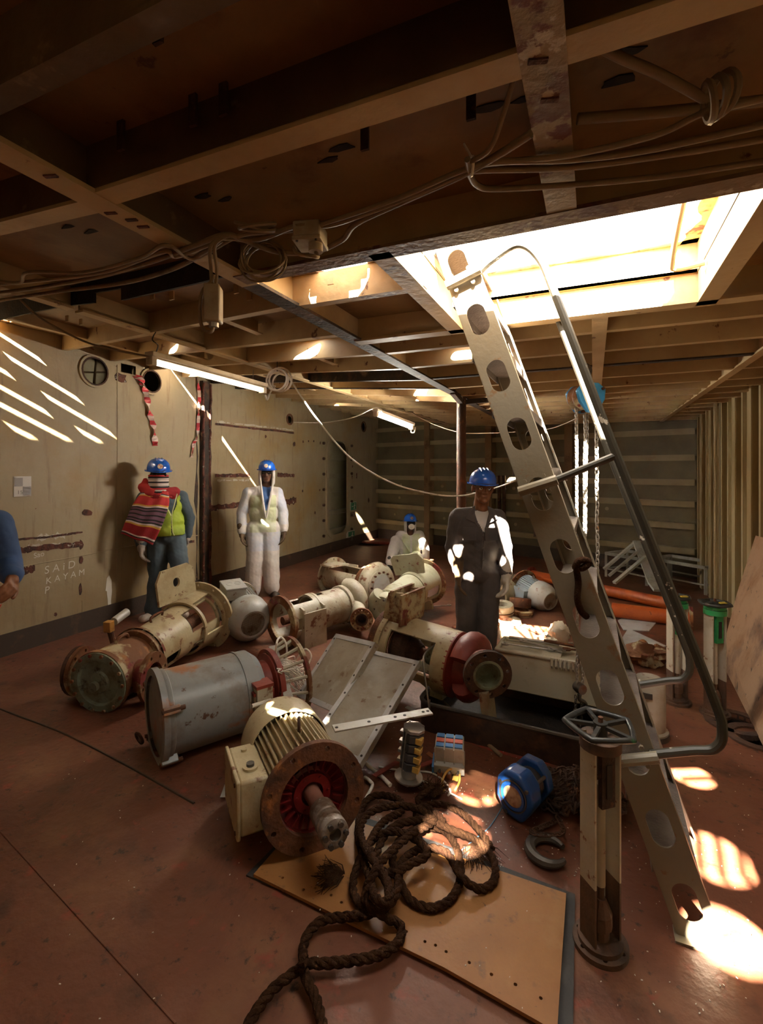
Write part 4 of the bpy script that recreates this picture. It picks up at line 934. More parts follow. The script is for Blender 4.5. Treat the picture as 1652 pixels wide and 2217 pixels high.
for r_ in range(3):
    for c_ in range(3):
        MB().box((-.05 + c_ * .05, -.012 + r_ * .033, .178), (.042, .026, .008)).build('cell', (m_bluep, m_redpl, m_bluep)[r_], ct)
for c_ in range(4): MB().box((-.077 + c_ * .0513, -.036, .11), (.006, .012, .13)).build('rib', m_gpl, ct)
for c_ in range(3):
    MB().box((-.05 + c_ * .05, -.055, .025), (.026, .035, .055)).build('copper_terminal', m_copper, ct); MB().cyl((-.05 + c_ * .05, -.06, .055), (-.05 + c_ * .05, -.075, .06), .009, n=6).build('terminal_screw', m_dsteel, ct)
MB().box((-.085, .0, .03), (.02, .10, .06)).build('side_block', m_bluep, ct)
p = G(882, 1702); st_ = thing('rotary_switch', 'stacked dark rotary switch with yellow insulators and steel rods, standing on its spindle', 'switch', p, Matrix.Rotation(.12, 3, 'Y'))
MB().cyl((0, 0, 0), (0, 0, .10), .010, n=8).build('spindle', m_steel, st_); MB().cyl((0, 0, .05), (0, 0, .058), .075, n=24).build('base_disc', m_steel, st_); MB().cyl((0, 0, .06), (0, 0, .10), .04, n=16).build('collar', m_steel, st_)
for i in range(4):
    z0 = .11 + i * .05; MB().lathe([(1e-4, z0), (.055, z0), (.058, z0 + .005), (.058, z0 + .038), (.055, z0 + .043), (1e-4, z0 + .043)], 8).build('switch_wafer', m_dkpl, st_, smooth=0)
    MB().box((.045, -.03, z0 + .02), (.035, .04, .03)).build('insulator', m_yel, st_, bevel=.003)
    MB().box((-.06, .0, z0 + .02), (.02, .03, .015)).build('contact', m_steel, st_)
for a in (.6, 2.4, 4.2): MB().cyl((.05 * cos(a), .05 * sin(a), .10), (.05 * cos(a), .05 * sin(a), .33), .006, n=6).build('tie_rod', m_steel, st_)
MB().cyl((0, 0, .31), (0, 0, .325), .058, n=8).build('top_plate', m_steel, st_)
def floortube(name, pix, r, mat, label, cat, k=6, n=7, z=0):
    o = MB().tube([c3(q) for q in spline([Vector((p[0], p[1], (p[2] if len(p) > 2 else 0) + r + z)) for p in pix], k)], r, n).build(name, mat, smooth=60); return tag(o, label, cat)
floortube('cable', [(905, 1470, .16), (940, 1500, .10), (985, 1545, .03), (1020, 1580), (1055, 1610), (1085, 1635)], .012, m_cable, 'thick dirty cable running from the open-flanged pump to the red floor patch', 'cable')
floortube('cable', [(775, 1782), (790, 1735), (806, 1702), (800, 1690, .02), (790, 1683)], .009, m_white, 'short pale taped cable stub beside the motor flange', 'cable')
floortube('cable', [(845, 1700), (830, 1685), (815, 1672), (800, 1660, .02), (790, 1650, .02)], .011, m_white, 'pale sleeved cable end lying under the panel corner', 'cable')
floortube('wire', [(820, 1660), (870, 1668), (930, 1672), (960, 1690), (975, 1712), (970, 1722)], .005, m_white, 'white wire curling past the rotary switch base', 'wire')
floortube('wire', [(905, 1685), (935, 1700), (965, 1712), (1000, 1730)], .004, m_white, 'straight white wire in front of the contactor', 'wire')
floortube('cable', [(962, 1715), (958, 1690, .02), (970, 1668, .05), (990, 1665, .04), (995, 1690, .02), (985, 1712)], .006, m_yel, 'loop of yellow-insulated cable beside the copper strip', 'cable')
floortube('wire', [(1100, 1690), (1090, 1740), (1060, 1790), (1030, 1815), (1000, 1840)], .0025, M('blue_wire', (.10, .22, .35), .5), 'thin blue wire trailing from the blue hoist to the rope', 'wire')
floortube('wire', [(1000, 1865), (1020, 1885), (1050, 1890), (1062, 1880)], .003, MATS['blue_wire'], 'short blue wire on the edge of the plywood', 'wire')
for i, (x0, y0, x1, y1, m, lb_) in enumerate(((905, 1660, 960, 1640, m_redp, 'flat dark-red busbar leaning beside the rotary switch'), (925, 1630, 985, 1670, m_copper, 'copper busbar lying left of the contactor'), (810, 1680, 860, 1650, m_redp, 'short red-brown bar under the panel corner'),
        (1000, 1640, 985, 1690, m_yel, 'bent yellowish copper strip standing in the sunlight'), (880, 1530, 950, 1570, m_gpl, 'grey strip behind the contactor'))):
    a, b_ = c3((x0, y0, .05)), c3((x1, y1, .015)); o = MB().bar(a, b_, .03, .005).build('metal_strip', m, smooth=0); tag(o, lb_, 'strip')
a = c3((968, 1675, .01)); o = MB().tube([c3((900, 1690, .012)), c3((917, 1706, .012))], .012, 10).build('bolt', m_steel); tag(o, 'loose steel bolt in front of the rotary switch', 'bolt')
o = MB().box(c3((488, 1712, .012)), (.03, .10, .004), rz=.5).build('metal_tab', m_gmot); tag(o, 'small grey metal tab on the floor by the motor terminal box', 'tab')
# pale paint chips scattered on the floor
b = MB(); random.seed(3)
for i in range(420):
    x, y = random.choice(((random.uniform(1040, 1260), random.uniform(1590, 1900)), (random.uniform(1230, 1640), random.uniform(1560, 2200)), (random.uniform(800, 1100), random.uniform(1660, 1900)), (random.uniform(100, 1640), random.uniform(1560, 2210))))
    q = G(x, y, .003); s = random.uniform(.001, .0035); a = random.uniform(0, 6)
    if 560 < x < 1226 and y > 1840: q.z = .024
    b.box(q, (s * 2, s, .002), rz=a)
tag(b.build('paint_chips', M('pale_chip', (.62, .57, .5), .7), smooth=0), 'pale flakes of paint scattered over the floor', 'debris', kind='stuff')
# red and white painted marks on the floor by the coaming
c = [G(*q) for q in ((985, 1600), (1060, 1602), (1190, 1640), (1262, 1650), (1255, 1660), (1150, 1650), (1060, 1625))]
MB().prism([(q.x, q.y) for q in c], .0005, .0015).build('paint_mark', M('red_floor_paint', (.36, .04, .025), .6, patches=[((.2, .06, .035), 6, .5, .62)]), floor, smooth=0)
c = [G(*q) for q in ((1045, 1592), (1120, 1600), (1262, 1642), (1262, 1652), (1150, 1620), (1060, 1603))]
MB().prism([(q.x, q.y) for q in c], .001, .002).build('paint_mark', M('white_floor_paint', (.45, .38, .32), .7, patches=[((.2, .1, .07), 9, .45, .6)]), floor, smooth=0)

# ---- chains
def link(b, c, t, side, L=.026, r=.0035):
    t = t.normalized(); s = (side - t * side.dot(t)); s = s.normalized() if s.length > 1e-4 else t.orthogonal().normalized(); w_ = L * .30; h_ = L * .36
    pts = []
    for i in range(10):
        a = 2 * pi * i / 10; pts.append(c + s * (w_ * cos(a)) + t * (h_ * sin(a) + (.16 * L if sin(a) > 0 else -.16 * L)))
    b.tube(pts, r, 5, True)
def chain(b, path, L=.026, r=.0035):
    s_ = 0; S_ = [0]
    for i in range(1, len(path)): s_ += (path[i] - path[i - 1]).length; S_.append(s_)
    n = int(s_ / (L * .74)); j = 0
    for i in range(n):
        d = (i + .5) * s_ / n
        while j < len(S_) - 2 and S_[j + 1] < d: j += 1
        p = path[j].lerp(path[j + 1], (d - S_[j]) / max(1e-6, S_[j + 1] - S_[j])); t = path[j + 1] - path[j]
        sd = Vector((1, .3, 0)) if i % 2 else Vector((-.3, 1, .2)); link(b, p, t, sd, L, r)
    return n
m_hoist = M('hoist_blue', (.012, .075, .30), .3, patches=[((.01, .05, .2), 9, .5, .7), ((.25, .2, .18), 24, .68, .71)], bump=.1)
m_hoistl = M('hoist_light_blue', (.05, .30, .62), .35, patches=[((.03, .2, .45), 9, .5, .7)])
m_chn = M('bright_chain', (.30, .27, .23), .5, .3, patches=[((.3, .14, .05), 12, .58, .68)])
# hanging hoist
hp = P(1264, 862, 3.0); ho = thing('chain_hoist', 'light blue chain hoist hanging from the deckhead behind the ladder', 'hoist', (hp.x, hp.y, hp.z), Matrix.Rotation(YAW + .25, 3, 'Z'))
pent = [(-.095, .035), (-.05, .085), (.05, .085), (.10, .05), (.095, -.015), (.035, -.10), (-.02, -.095), (-.075, -.03)]
xz = Matrix(((1, 0, 0, 0), (0, 0, 1, 0), (0, 1, 0, 0), (0, 0, 0, 1)))
MB().prism(pent, -.075, -.045, xz).build('front_cover', m_hoistl, ho, bevel=.006); MB().prism([(x * .9, y * .9) for x, y in pent], .03, .07, xz).build('rear_cover', m_hoistl, ho, bevel=.006)
MB().lathe([(1e-4, -.045), (.07, -.045), (.078, -.03), (.07, 0), (.078, .03), (1e-4, .03)], 24, Matrix.Translation((-.02, 0, 0)) @ Matrix.Rotation(-pi / 2, 4, 'X')).build('sheave', m_rustp, ho)
MB().cyl((.0, -.08, 0), (.0, -.074, 0), .04, n=20).build('badge', m_hoist, ho)
for x, z in ((.075, .05), (.01, -.08), (-.06, .03)): MB().cyl((x, -.085, z), (x, .075, z), .009, n=8).build('stay_bolt', m_rust, ho)
MB().tube(spline([(.0, 0, .08), (.0, 0, .11), (.03, 0, .135), (.045, 0, .17), (.03, 0, .20), (.0, 0, .205), (-.02, 0, .185)], 5), [.012] * 31, 8).build('top_hook', m_dsteel, ho)
random.seed(5)
b = MB(); zb = -1.88
def strand(x0, y0, x1, y1, z0, z1): return [Vector((x0 + (x1 - x0) * i / 12 + random.uniform(-.003, .003), y0 + (y1 - y0) * i / 12, z0 + (z1 - z0) * i / 12)) for i in range(13)]
n1 = chain(b, strand(-.055, 0, -.045, 0, -.06, zb + .1)) + chain(b, strand(-.035, .02, -.03, .02, -.06, zb + .2)) + chain(b, strand(.01, 0, -.01, .0, -.10, zb + .12)) + chain(b, strand(.03, .01, .01, .01, -.10, zb + .16))
tag(b.build('load_chain', m_chn, ho, smooth=60), kind='stuff')
b = MB(); chain(b, strand(.09, 0, .10, 0, -.04, -1.25), .034, .0042); tag(b.build('hand_chain', m_chn, ho, smooth=60), kind='stuff')
bl = MB().lathe([(1e-4, -.03), (.03, -.03), (.035, 0), (.03, .03), (1e-4, .03)], 14, Matrix.Translation((-.03, 0, zb + .10)) @ Matrix.Rotation(pi / 2, 4, 'X')).build('bottom_block', m_dsteel, ho)
MB().tube(spline([(-.03, 0, zb + .06), (-.03, 0, zb + .03), (.01, 0, zb - .0), (.005, 0, zb - .045), (-.035, 0, zb - .055), (-.06, 0, zb - .03)], 5), .013, 8).build('load_hook', m_dsteel, ho)
b = MB(); chain(b, [Vector((-.05, .01, zb + .05)), Vector((-.055, .01, zb - .25))]); chain(b, [Vector((-.01, .01, zb + .0)), Vector((-.015, .01, zb - .2))]); tag(b.build('slack_chain', m_dsteel, ho, smooth=60), kind='stuff')
# hoist on the floor with its rusty chain heap
fp_ = G(1140, 1752); fh = thing('chain_hoist', 'dark blue chain hoist with a round cream badge, lying on the floor beside rusty chain', 'hoist', (fp_.x, fp_.y, 0), Matrix.Rotation(YAW + .75, 3, 'Z'))
pent2 = [(-.10, .10), (-.085, .175), (-.04, .225), (.05, .225), (.095, .17), (.10, .08), (.06, .01), (-.04, .0)]
yz = Matrix(((0, 0, 1, 0), (1, 0, 0, 0), (0, 1, 0, 0), (0, 0, 0, 1)))
MB().prism(pent2, -.12, -.015, yz).build('gear_case', m_hoist, fh, bevel=.02); MB().prism([(x * .95, .01 + y * .94) for x, y in pent2], .045, .10, yz).build('rear_cover', m_hoist, fh, bevel=.01)
MB().cyl((-.02, 0, .12), (.05, 0, .12), .07, n=20).build('sheave', m_dsteel, fh)
mtb = Matrix.Translation((-.121, 0, .12)) @ Matrix.Rotation(-pi / 2, 4, 'Y')
MB().lathe([(1e-4, .006), (.045, .006), (.05, .003), (.05, 0)], 24, mtb).build('badge', M('worn_badge', (.5, .33, .2), .6, patches=[((.3, .15, .08), 14, .5, .6)]), fh); MB().ring(.05, .062, 0, .008, 28, mtb).build('badge_rim', m_hoist, fh); MB().ring(.068, .074, 0, .006, 28, mtb).build('badge_groove', m_dsteel, fh)
for y_, z_ in ((-.07, .17), (.07, .16), (.04, .03)): MB().cyl((-.125, y_, z_), (.105, y_, z_), .009, n=8).build('stay_bolt', m_dsteel, fh)
random.seed(11); b = MB(); W0 = fh.location
def hz(x, y): return .012 + .10 * math.exp(-((x - .27) ** 2 + (y + .16) ** 2) / .02)
x, y = .12, -.02; pth = []
for i in range(190):
    t = i / 190; cx_, cy_ = .16 + .16 * t, -.02 - .30 * t
    cx_ += .13 * sin(i * 1.93) * (1 - .3 * t); cy_ += .11 * cos(i * 1.37)
    pth.append(Vector((cx_, cy_, hz(cx_, cy_) + random.uniform(0, .03))))
n2 = chain(b, spline(pth, 3)[:430], .046, .006)
b.build('chain_heap', m_rustd, fh, smooth=60); tag(fh.children[-1], kind='stuff')
hkp = G(1186, 1852); mi = fh.matrix_world.inverted(); hl = mi @ Vector((hkp.x, hkp.y, .022))
MB().tube([hl + Vector((.075 * cos(a), .075 * sin(a), 0)) for a in [-.5 + i * 5.2 / 20 for i in range(21)]], [.012 + .012 * sin(pi * i / 20) for i in range(21)], 8).build('load_hook', m_dsteel, fh)
b = MB(); chain(b, spline([Vector((.06, -.08, .06)), Vector((.03, -.14, .012)), hl + Vector((.02, .09, .02)), hl + Vector((.08, .02, .015)), hl + Vector((.14, .0, .015)), hl + Vector((.2, .06, .02))], 8), .03, .0042); tag(b.build('slack_chain', m_rustd, fh, smooth=60), kind='stuff')
# ================================================================== VALVE POSTS, COAMING, CABINET, PIPES, RIGHT SIDE
m_vgreen = M('green_valve_paint', (.03, .30, .10), .4, patches=[((.02, .15, .05), 10, .5, .7), ((.15, .06, .03), 18, .64, .69)])
m_vwhite = M('post_white', (.45, .41, .32), .5, patches=[((.34, .27, .18), 6, .5, .7), ((.18, .07, .03), 18, .62, .67)], bump=.15)
m_vbase = M('post_base', (.11, .055, .03), .7, patches=[((.05, .03, .02), 8, .45, .65)], bump=.4)
m_wheel = M('wheel_black', (.035, .035, .033), .4, .3, patches=[((.16, .13, .10), 10, .60, .68), ((.03, .16, .07), 7, .66, .70)], bump=.2)
def post(label, px, py, hgt, rz, green, wheel_r=.115, poly=5):
    p = G(px, py); t = thing('valve_post', label, 'valve post', (p.x, p.y, 0), Matrix.Rotation(rz, 3, 'Z'))
    flange(t, 'base_flange', .092, .03, .0, .018, 6, .075, m_vbase, .008); MB().cyl((0, 0, .018), (0, 0, .034), .075, n=28).build('base_step', m_vbase, t)
    hh = hgt - .06
    for s_ in (-1, 1):
        MB().box((s_ * .052, 0, .034 + .14 * hh), (.007, .075, .28 * hh)).build('side_plate_foot', m_vbase, t); MB().box((s_ * .052, 0, .034 + .64 * hh), (.007, .075, .72 * hh)).build('side_plate', m_vwhite, t)
        MB().box((s_ * .043, .034, .034 + .5 * hh), (.02, .007, hh)).build('plate_lip', m_vwhite, t)
    MB().cyl((0, 0, .16), (0, 0, .30 * hh), .013, n=10).build('spindle_foot', m_vbase, t); MB().cyl((0, 0, .30 * hh), (0, 0, hh * .8), .017, n=12).build('spindle', m_vwhite, t)
    MB().lathe([(1e-4, .03), (.03, .03), (.03, .07), (.04, .075), (.04, .12), (.028, .15), (.018, .17), (1e-4, .17)], 10).build('coupling_nut', m_vbase, t, smooth=0)
    MB().cyl((0, 0, hh * .98), (0, 0, hh * 1.03), .07, n=20).build('head_plate', m_vgreen if green else m_vbase, t)
    ind = m_vgreen if green else m_rustd
    MB().box((0, -.03, hh * .84), (.055, .02, .26 * hh)).build('indicator_frame', ind, t); MB().box((0, -.042, hh * .84), (.022, .006, .16 * hh)).build('indicator_slot', m_dark, t)
    wz = hgt + .0
    wh = thing('x', None, None) if False else None
    rim = []
    for i in range(poly * 6):
        a = 2 * pi * i / (poly * 6); k = (a % (2 * pi / poly)) - pi / poly; rr = wheel_r * (cos(pi / poly) / cos(k)) ** .8
        rim.append(Vector((rr * cos(a), rr * sin(a), wz)))
    w_ = MB().tube(rim, .0105, 8, True).build('handwheel', m_wheel, t, smooth=60)
    for i in range(poly): 
        a = 2 * pi * i / poly + pi / poly * 0; MB().bar((.018 * cos(a), .018 * sin(a), wz), (wheel_r * .97 * cos(a), wheel_r * .97 * sin(a), wz), .014, .012).build('spoke', m_wheel, w_)
    MB().cyl((0, 0, hh), (0, 0, wz + .012), .024, n=14).build('hub', m_wheel, w_); MB().cyl((0, 0, wz + .012), (0, 0, wz + .03), .009, n=6).build('spindle_nut', m_rust, w_)
    if green:
        MB().cyl((0, 0, wz - .035), (0, 0, wz - .02), wheel_r * .7, n=24).build('wheel_guard', m_vgreen, t); MB().box((.03, -.03, wz + .008), (.05, .03, .006)).build('yellow_mark', M('yellow_paint', (.55, .42, .05), .5), t)
    return t
post('near valve post with a black pentagonal handwheel and rusty base, left of the ladder foot', 1300, 2046, .775, YAW + .3, False, .118)
post('far valve post with green handwheel, partly behind the ladder handrail', 1466, 1520, .76, YAW, True, .085, 6)
post('valve post with green indicator and handwheel, standing alone left of the leaning plate', 1548, 1546, .76, YAW + .2, True, .095, 6)

# ---- floor hatch coaming and the cream box standing on its far edge
def uv(u, d, z=0.0): return Vector((-SY * d + CY * u, CY * d + SY * u, z))
NL = (.245, 3.15); e1 = Vector((.891, -.453)); e2 = Vector((.453, .891))
def cm(a, b, z=0.0): q = Vector(NL) + e1 * a + e2 * b; return uv(q.x, q.y, z)
m_coamb = M('coaming_dark', (.05, .025, .016), .6, patches=[((.12, .05, .025), 6, .5, .7), ((.02, .01, .008), 9, .5, .65)], bump=.3)
c0 = cm(.6, .3); co = thing('hatch_coaming', 'low dark brown coaming around an open floor hatch, in front of the cream box', 'coaming', c0)
outl = rrect(.58, .35, 1.20, .72, .10, 5); inl = rrect(.58, .35, 1.17, .69, .09, 5)
mm = Matrix.Identity(4)
def cpoly(poly, z): return [cm(a, b, z) - c0 for a, b in poly]
b = MB(); o_, i_ = outl, inl; n = len(o_)
vs = cpoly(o_, 0) + cpoly(o_, .17) + cpoly(i_, 0) + cpoly(i_, .17); fs = []
for i in range(n): j = (i + 1) % n; fs += [(i, j, n + j, n + i), (2 * n + i, 3 * n + i, 3 * n + j, 2 * n + j)]
b.add(vs, fs); b.build('rim_wall', m_coamb, co)
MB().tube(cpoly(rrect(.58, .35, 1.19, .71, .10, 5), .175), .014, 8, True).build('rim_bar', m_dsteel, co)
MB().add(cpoly(i_, .004), [tuple(range(n))]).build('well_shade', m_black, co, smooth=0)  # flat black sheet painted as the shaded depth of the hatch
bo = cm(.78, .56); bxr = thing('cream_box', 'long cream steel box on the far edge of the coaming, its top covered with tools', 'box', (bo.x, bo.y, .18), Matrix(((0, 0, 0), (0, 0, 0), (0, 0, 0))) if False else None)
bx3 = (cm(1, 0) - cm(0, 0)).normalized(); by3 = (cm(0, 1) - cm(0, 0)).normalized()
bxr.matrix_world = Matrix(((bx3.x, by3.x, 0, bo.x), (bx3.y, by3.y, 0, bo.y), (0, 0, 1, .0), (0, 0, 0, 1)))
m_box = M('cream_box_paint', (.46, .42, .31), .45, patches=[((.37, .31, .2), 5, .5, .7), ((.2, .1, .05), 22, .65, .69)], bump=.1)
MB().box((0, -.0, .30), (.78, .26, .25)).build('body', m_box, bxr, bevel=.008)
for a_, b_, w_, d_ in ((0, -.125, .80, .03), (0, .125, .80, .03), (-.385, .0, .03, .26), (.385, .0, .03, .26)): MB().box((a_, b_, .435), (w_, d_, .03)).build('tray_rim', m_box, bxr, bevel=.012)
MB().box((-.35, -.126, .36), (.035, .012, .07)).build('latch_hole', m_dark, bxr)
for i in range(12): MB().tube([(-.02 + i * .026, -.128, .38), (-.02 + i * .026, -.15, .40), (-.02 + i * .026, -.14, .445)], .009, 6).build('heater_coil', m_pale, bxr)
MB().box((-.03, .0, .445), (.12, .24, .012)).build('cross_strap', m_box, bxr)
for k in range(2): MB().box((.30, -.127, .25 + .07 * k), (.07, .012, .02)).build('hinge', m_dsteel, bxr)
# tools heaped on the box
def onbox(a, b, z): return bxr.matrix_world @ Vector((a, b, z))
def spanner(label, p, L, ang, mat=m_steel, tilt=0.0):
    t = thing('spanner', label, 'spanner', p, Matrix.Rotation(ang, 3, 'Z') @ Matrix.Rotation(tilt, 3, 'Y'))
    MB().box((L / 2, 0, .006), (L * .8, .018, .008)).build('shank', mat, t, bevel=.003)
    for x, s_ in ((.05 * L, -1), (.95 * L, 1)):
        MB().plate([(x - .024, -.016), (x - .012, -.024), (x + .012, -.024), (x + .026, -.012), (x + .026, .012), (x + .012, .024), (x - .012, .024), (x - .024, .016)], [circ(x, 0, .011, 6)], 0, .012).build('jaw', mat, t)
    return t
spanner('long steel spanner lying front-left on the cream box', onbox(-.36, -.06, .455), .34, atan2(bx3.y, bx3.x) + .1)
spanner('spanner crossing the middle of the cream box top', onbox(-.25, .04, .46), .30, atan2(bx3.y, bx3.x) - .25)
spanner('rusty spanner at the right of the cream box top', onbox(.04, .0, .462), .32, atan2(bx3.y, bx3.x) + .35, m_rust)
q = G(925, 1315); spanner('open-ended spanner lying on the floor by the pale green pump', (q.x, q.y, .003), .30, YAW + .25)
for i, (a_, b_, L_, an, m, lb_) in enumerate(((-.34, .06, .34, .05, m_steel, 'steel rod along the back of the cream box top'), (-.1, .07, .36, -.12, m_rust, 'rusty rod on the back right of the cream box top'), (.1, .02, .24, .3, m_dsteel, 'dark rod slanting at the ladder end of the cream box'))):
    p0 = onbox(a_, b_, .47 + .012 * i); dd = Vector((bx3.x * cos(an) + by3.x * sin(an), bx3.y * cos(an) + by3.y * sin(an), 0)); o = MB().cyl(p0, p0 + dd * L_, .011, n=8).build('steel_rod', m, smooth=60); tag(o, lb_, 'rod')
# gloves and rag bundle standing on the box behind the ladder
def lump(name, c, sc, mat, label, cat, seed=0, amp=.35, freq=2.2):
    b = MB(); n, m = 20, 12; vs = []; fs = []
    for j in range(m + 1):
        for i in range(n):
            th = pi * j / m; a = 2 * pi * i / n; v = Vector((sin(th) * cos(a), sin(th) * sin(a), cos(th)))
            k = 1 + amp * mnoise.noise(v * freq + Vector((seed, seed, 0))) + .5 * amp * mnoise.noise(v * freq * 2.7 + Vector((0, seed, 1)))
            w_ = Vector((v.x * sc[0], v.y * sc[1], v.z * sc[2])) * k; w_.z = max(w_.z, -sc[2]) + sc[2]; vs.append(w_)
    for j in range(m):
        for i in range(n): fs.append((j * n + i, j * n + (i + 1) % n, (j + 1) * n + (i + 1) % n, (j + 1) * n + i))
    o = b.add(vs, fs).build(name, mat, smooth=60); o.location = c; return tag(o, label, cat)
m_rag = M('cotton_glove', (.55, .48, .36), .85, patches=[((.55, .42, .12), 6, .55, .65), ((.3, .24, .17), 9, .55, .7)], bump=.4)
lump('rag_bundle', Vector(tuple(G(1212, 1395))), (.09, .07, .10), m_rag, 'pile of cream cotton gloves and rags in the sun beside the ladder', 'rags', 3, .5)
lump('rag_bundle', Vector(tuple(G(1192, 1405))), (.07, .05, .05), m_rag, 'smaller crumpled rag in the sun, left of the glove pile', 'rags', 9, .5)
# tools and bars strewn on the sunlit floor patch
for i, (x0, y0, x1, y1, r_, m, lb_) in enumerate(((1135, 1355, 1215, 1385, .018, m_pale, 'white-painted bar across the sunlit floor patch'), (1145, 1362, 1230, 1400, .012, m_rust, 'rusty bar beside the white bar in the sun'), (1120, 1390, 1240, 1392, .010, m_steel, 'thin steel rod in the sun behind the cream box'),
        (1160, 1378, 1235, 1372, .012, m_pale, 'short pale pipe in the sun near the ladder'), (1400, 1478, 1470, 1474, .018, m_dsteel, 'dark pipe stub on the floor behind the ladder handrail'))):
    o = MB().cyl(c3((x0, y0, r_)), c3((x1, y1, r_)), r_, n=10).build('metal_bar', m, smooth=60); tag(o, lb_, 'bar')
flat('steel_sheet', [(1340, 1395), (1360, 1362), (1442, 1400), (1425, 1408)], .001, .01, m_edge, 'pale grey sheet with a cut-out on the floor behind the handrail', 'sheet')
flat('steel_sheet', [(1338, 1345), (1365, 1330), (1420, 1350), (1405, 1368), (1350, 1365)], .001, .01, m_edge, 'sunlit pale sheet on the floor right of the ladder', 'sheet')
# box scrap right of the ladder behind the handrail
lump('scrap_heap', Vector(tuple(G(1400, 1440))), (.16, .10, .09), m_rustp, 'heap of rusty tool scrap seen right of the ladder', 'scrap', 5, .7, 3)
rd = thing('ribbed_duct', 'rounded grey-cream duct end with a slot, standing right of the ladder stile', 'duct', tuple(G(1405, 1590)))
MB().lathe([(1e-4, .0), (.11, 0), (.11, .04), (.095, .05), (.095, .33), (.075, .36), (1e-4, .36)], 24).build('body', m_pan, rd); MB().box((-.02, -.096, .28), (.06, .02, .03)).build('slot', m_dark, rd)
MB().ring(.095, .115, .0, .03, 24).build('base_ring', m_dsteel, rd)
# bearing rings
def ringthing(name, label, px, py, R, r, h, m, z=0.0, tilt=0.0):
    p = G(px, py, 0); t = thing(name, label, 'ring', (p.x, p.y, z), Matrix.Rotation(tilt, 3, 'X'))
    MB().lathe([(r, 0), (R * .97, 0), (R, h * .1), (R, h * .9), (R * .96, h), (r * 1.04, h), (r, h * .93)], 32, None, 0, 2 * pi, True).build('ring_body', m, t)
    MB().ring(R - .005, R + .006, h * .3, h * .38, 32).build('groove_band', m_rust, t)
    return t
ringthing('bearing_ring', 'pale green-white ring flat on the floor under the pale ring by the man', 1094, 1350, .165, .08, .05, m_pale)
ringthing('bearing_ring', 'thick pale ring stacked on the floor beside the man in dark overalls', 1086, 1338, .135, .07, .11, m_pale, .052, .12)
ringthing('bearing_ring', 'rusty brown ring on the floor, right of the pale rings', 1132, 1332, .115, .065, .06, m_rustp)
ringthing('bearing_ring', 'dark rusty ring tilted on top of the brown ring', 1126, 1326, .125, .075, .10, m_rust, .065, -.2)
# orange pipes
m_org = M('orange_pipe', (.50, .10, .015), .45, patches=[((.32, .06, .015), 5, .5, .7), ((.15, .05, .02), 18, .65, .7)], bump=.15)
def pipe(label, a, b_, r, fl0=None, fl1=None):
    p0, p1 = c3((a[0], a[1], r)), c3((b_[0], b_[1], r)); t = thing('orange_pipe', label, 'pipe', p0, basis(p1 - p0)); L_ = (p1 - p0).length
    MB().lathe([(r * .85, 0), (r, 0), (r, L_), (r * .85, L_), (r * .85, 0)], 20).build('tube', m_org, t)
    for e, z in ((fl0, -.01), (fl1, L_ - .02)):
        if e: flange(t, 'pipe_flange', r * 1.75, r * .85, z, z + .03, 8, r * 1.4, e, .01)
pipe('long orange pipe with a red flange, lying behind the small motor and ladder', (1150, 1244), (1470, 1312), .07, m_redp, None)
pipe('shorter orange pipe with a rusty end flange, nearest the valve posts', (1325, 1320), (1497, 1342), .08, None, m_rustp)
# pale metal stands at the far right
m_stand = M('stand_paint', (.40, .41, .38), .5, patches=[((.25, .22, .18), 6, .5, .7)])
def stand(label, pa_, pb_, w_, h_):
    A, B = G(*pa_), G(*pb_); t = thing('metal_stand', label, 'stand', (A.x, A.y, 0)); d = (B - A); n_ = Vector((-d.y, d.x, 0)).normalized() * w_
    c4 = [Vector(), d, d + n_, n_]
    for i in range(4):
        MB().bar(c4[i], c4[i] + Vector((0, 0, h_)), .035, .035).build('leg', m_stand, t); j = (i + 1) % 4
        MB().bar(c4[i] + Vector((0, 0, h_)), c4[j] + Vector((0, 0, h_)), .045, .04).build('top_rail', m_stand, t); MB().bar(c4[i] + Vector((0, 0, h_ * .35)), c4[j] + Vector((0, 0, h_ * .35)), .02, .02).build('stretcher', m_stand, t)
stand('low pale metal stand standing against the ribbed right wall', (1408, 1262), (1528, 1288), .5, .36)
stand('low pale metal stand behind the slanted frame', (1312, 1248), (1400, 1268), .5, .36)
A = c3((1305, 1250, .28)); t = thing('tilted_trestle', 'pale slotted steel frame leaning slantwise on the low stands', 'trestle', A)
top = P(1378, 1172, 6.9) - A; bot = P(1412, 1262, 6.3) - A; lo = P(1308, 1232, 6.9) - A; l2 = P(1330, 1262, 6.3) - A
MB().bar(lo, top, .06, .03).build('frame_bar', m_stand, t); MB().bar(l2, P(1398, 1205, 6.5) - A, .05, .03).build('frame_bar', m_stand, t); MB().bar((lo + l2) / 2, (top + P(1398, 1205, 6.5) - A) / 2, .03, .03).build('frame_bar', m_stand, t)
MB().bar(top, bot, .10, .03).build('frame_leg', m_stand, t); MB().bar(bot, bot + Vector((.05, -.15, -.06)), .10, .03).build('frame_foot', m_stand, t)
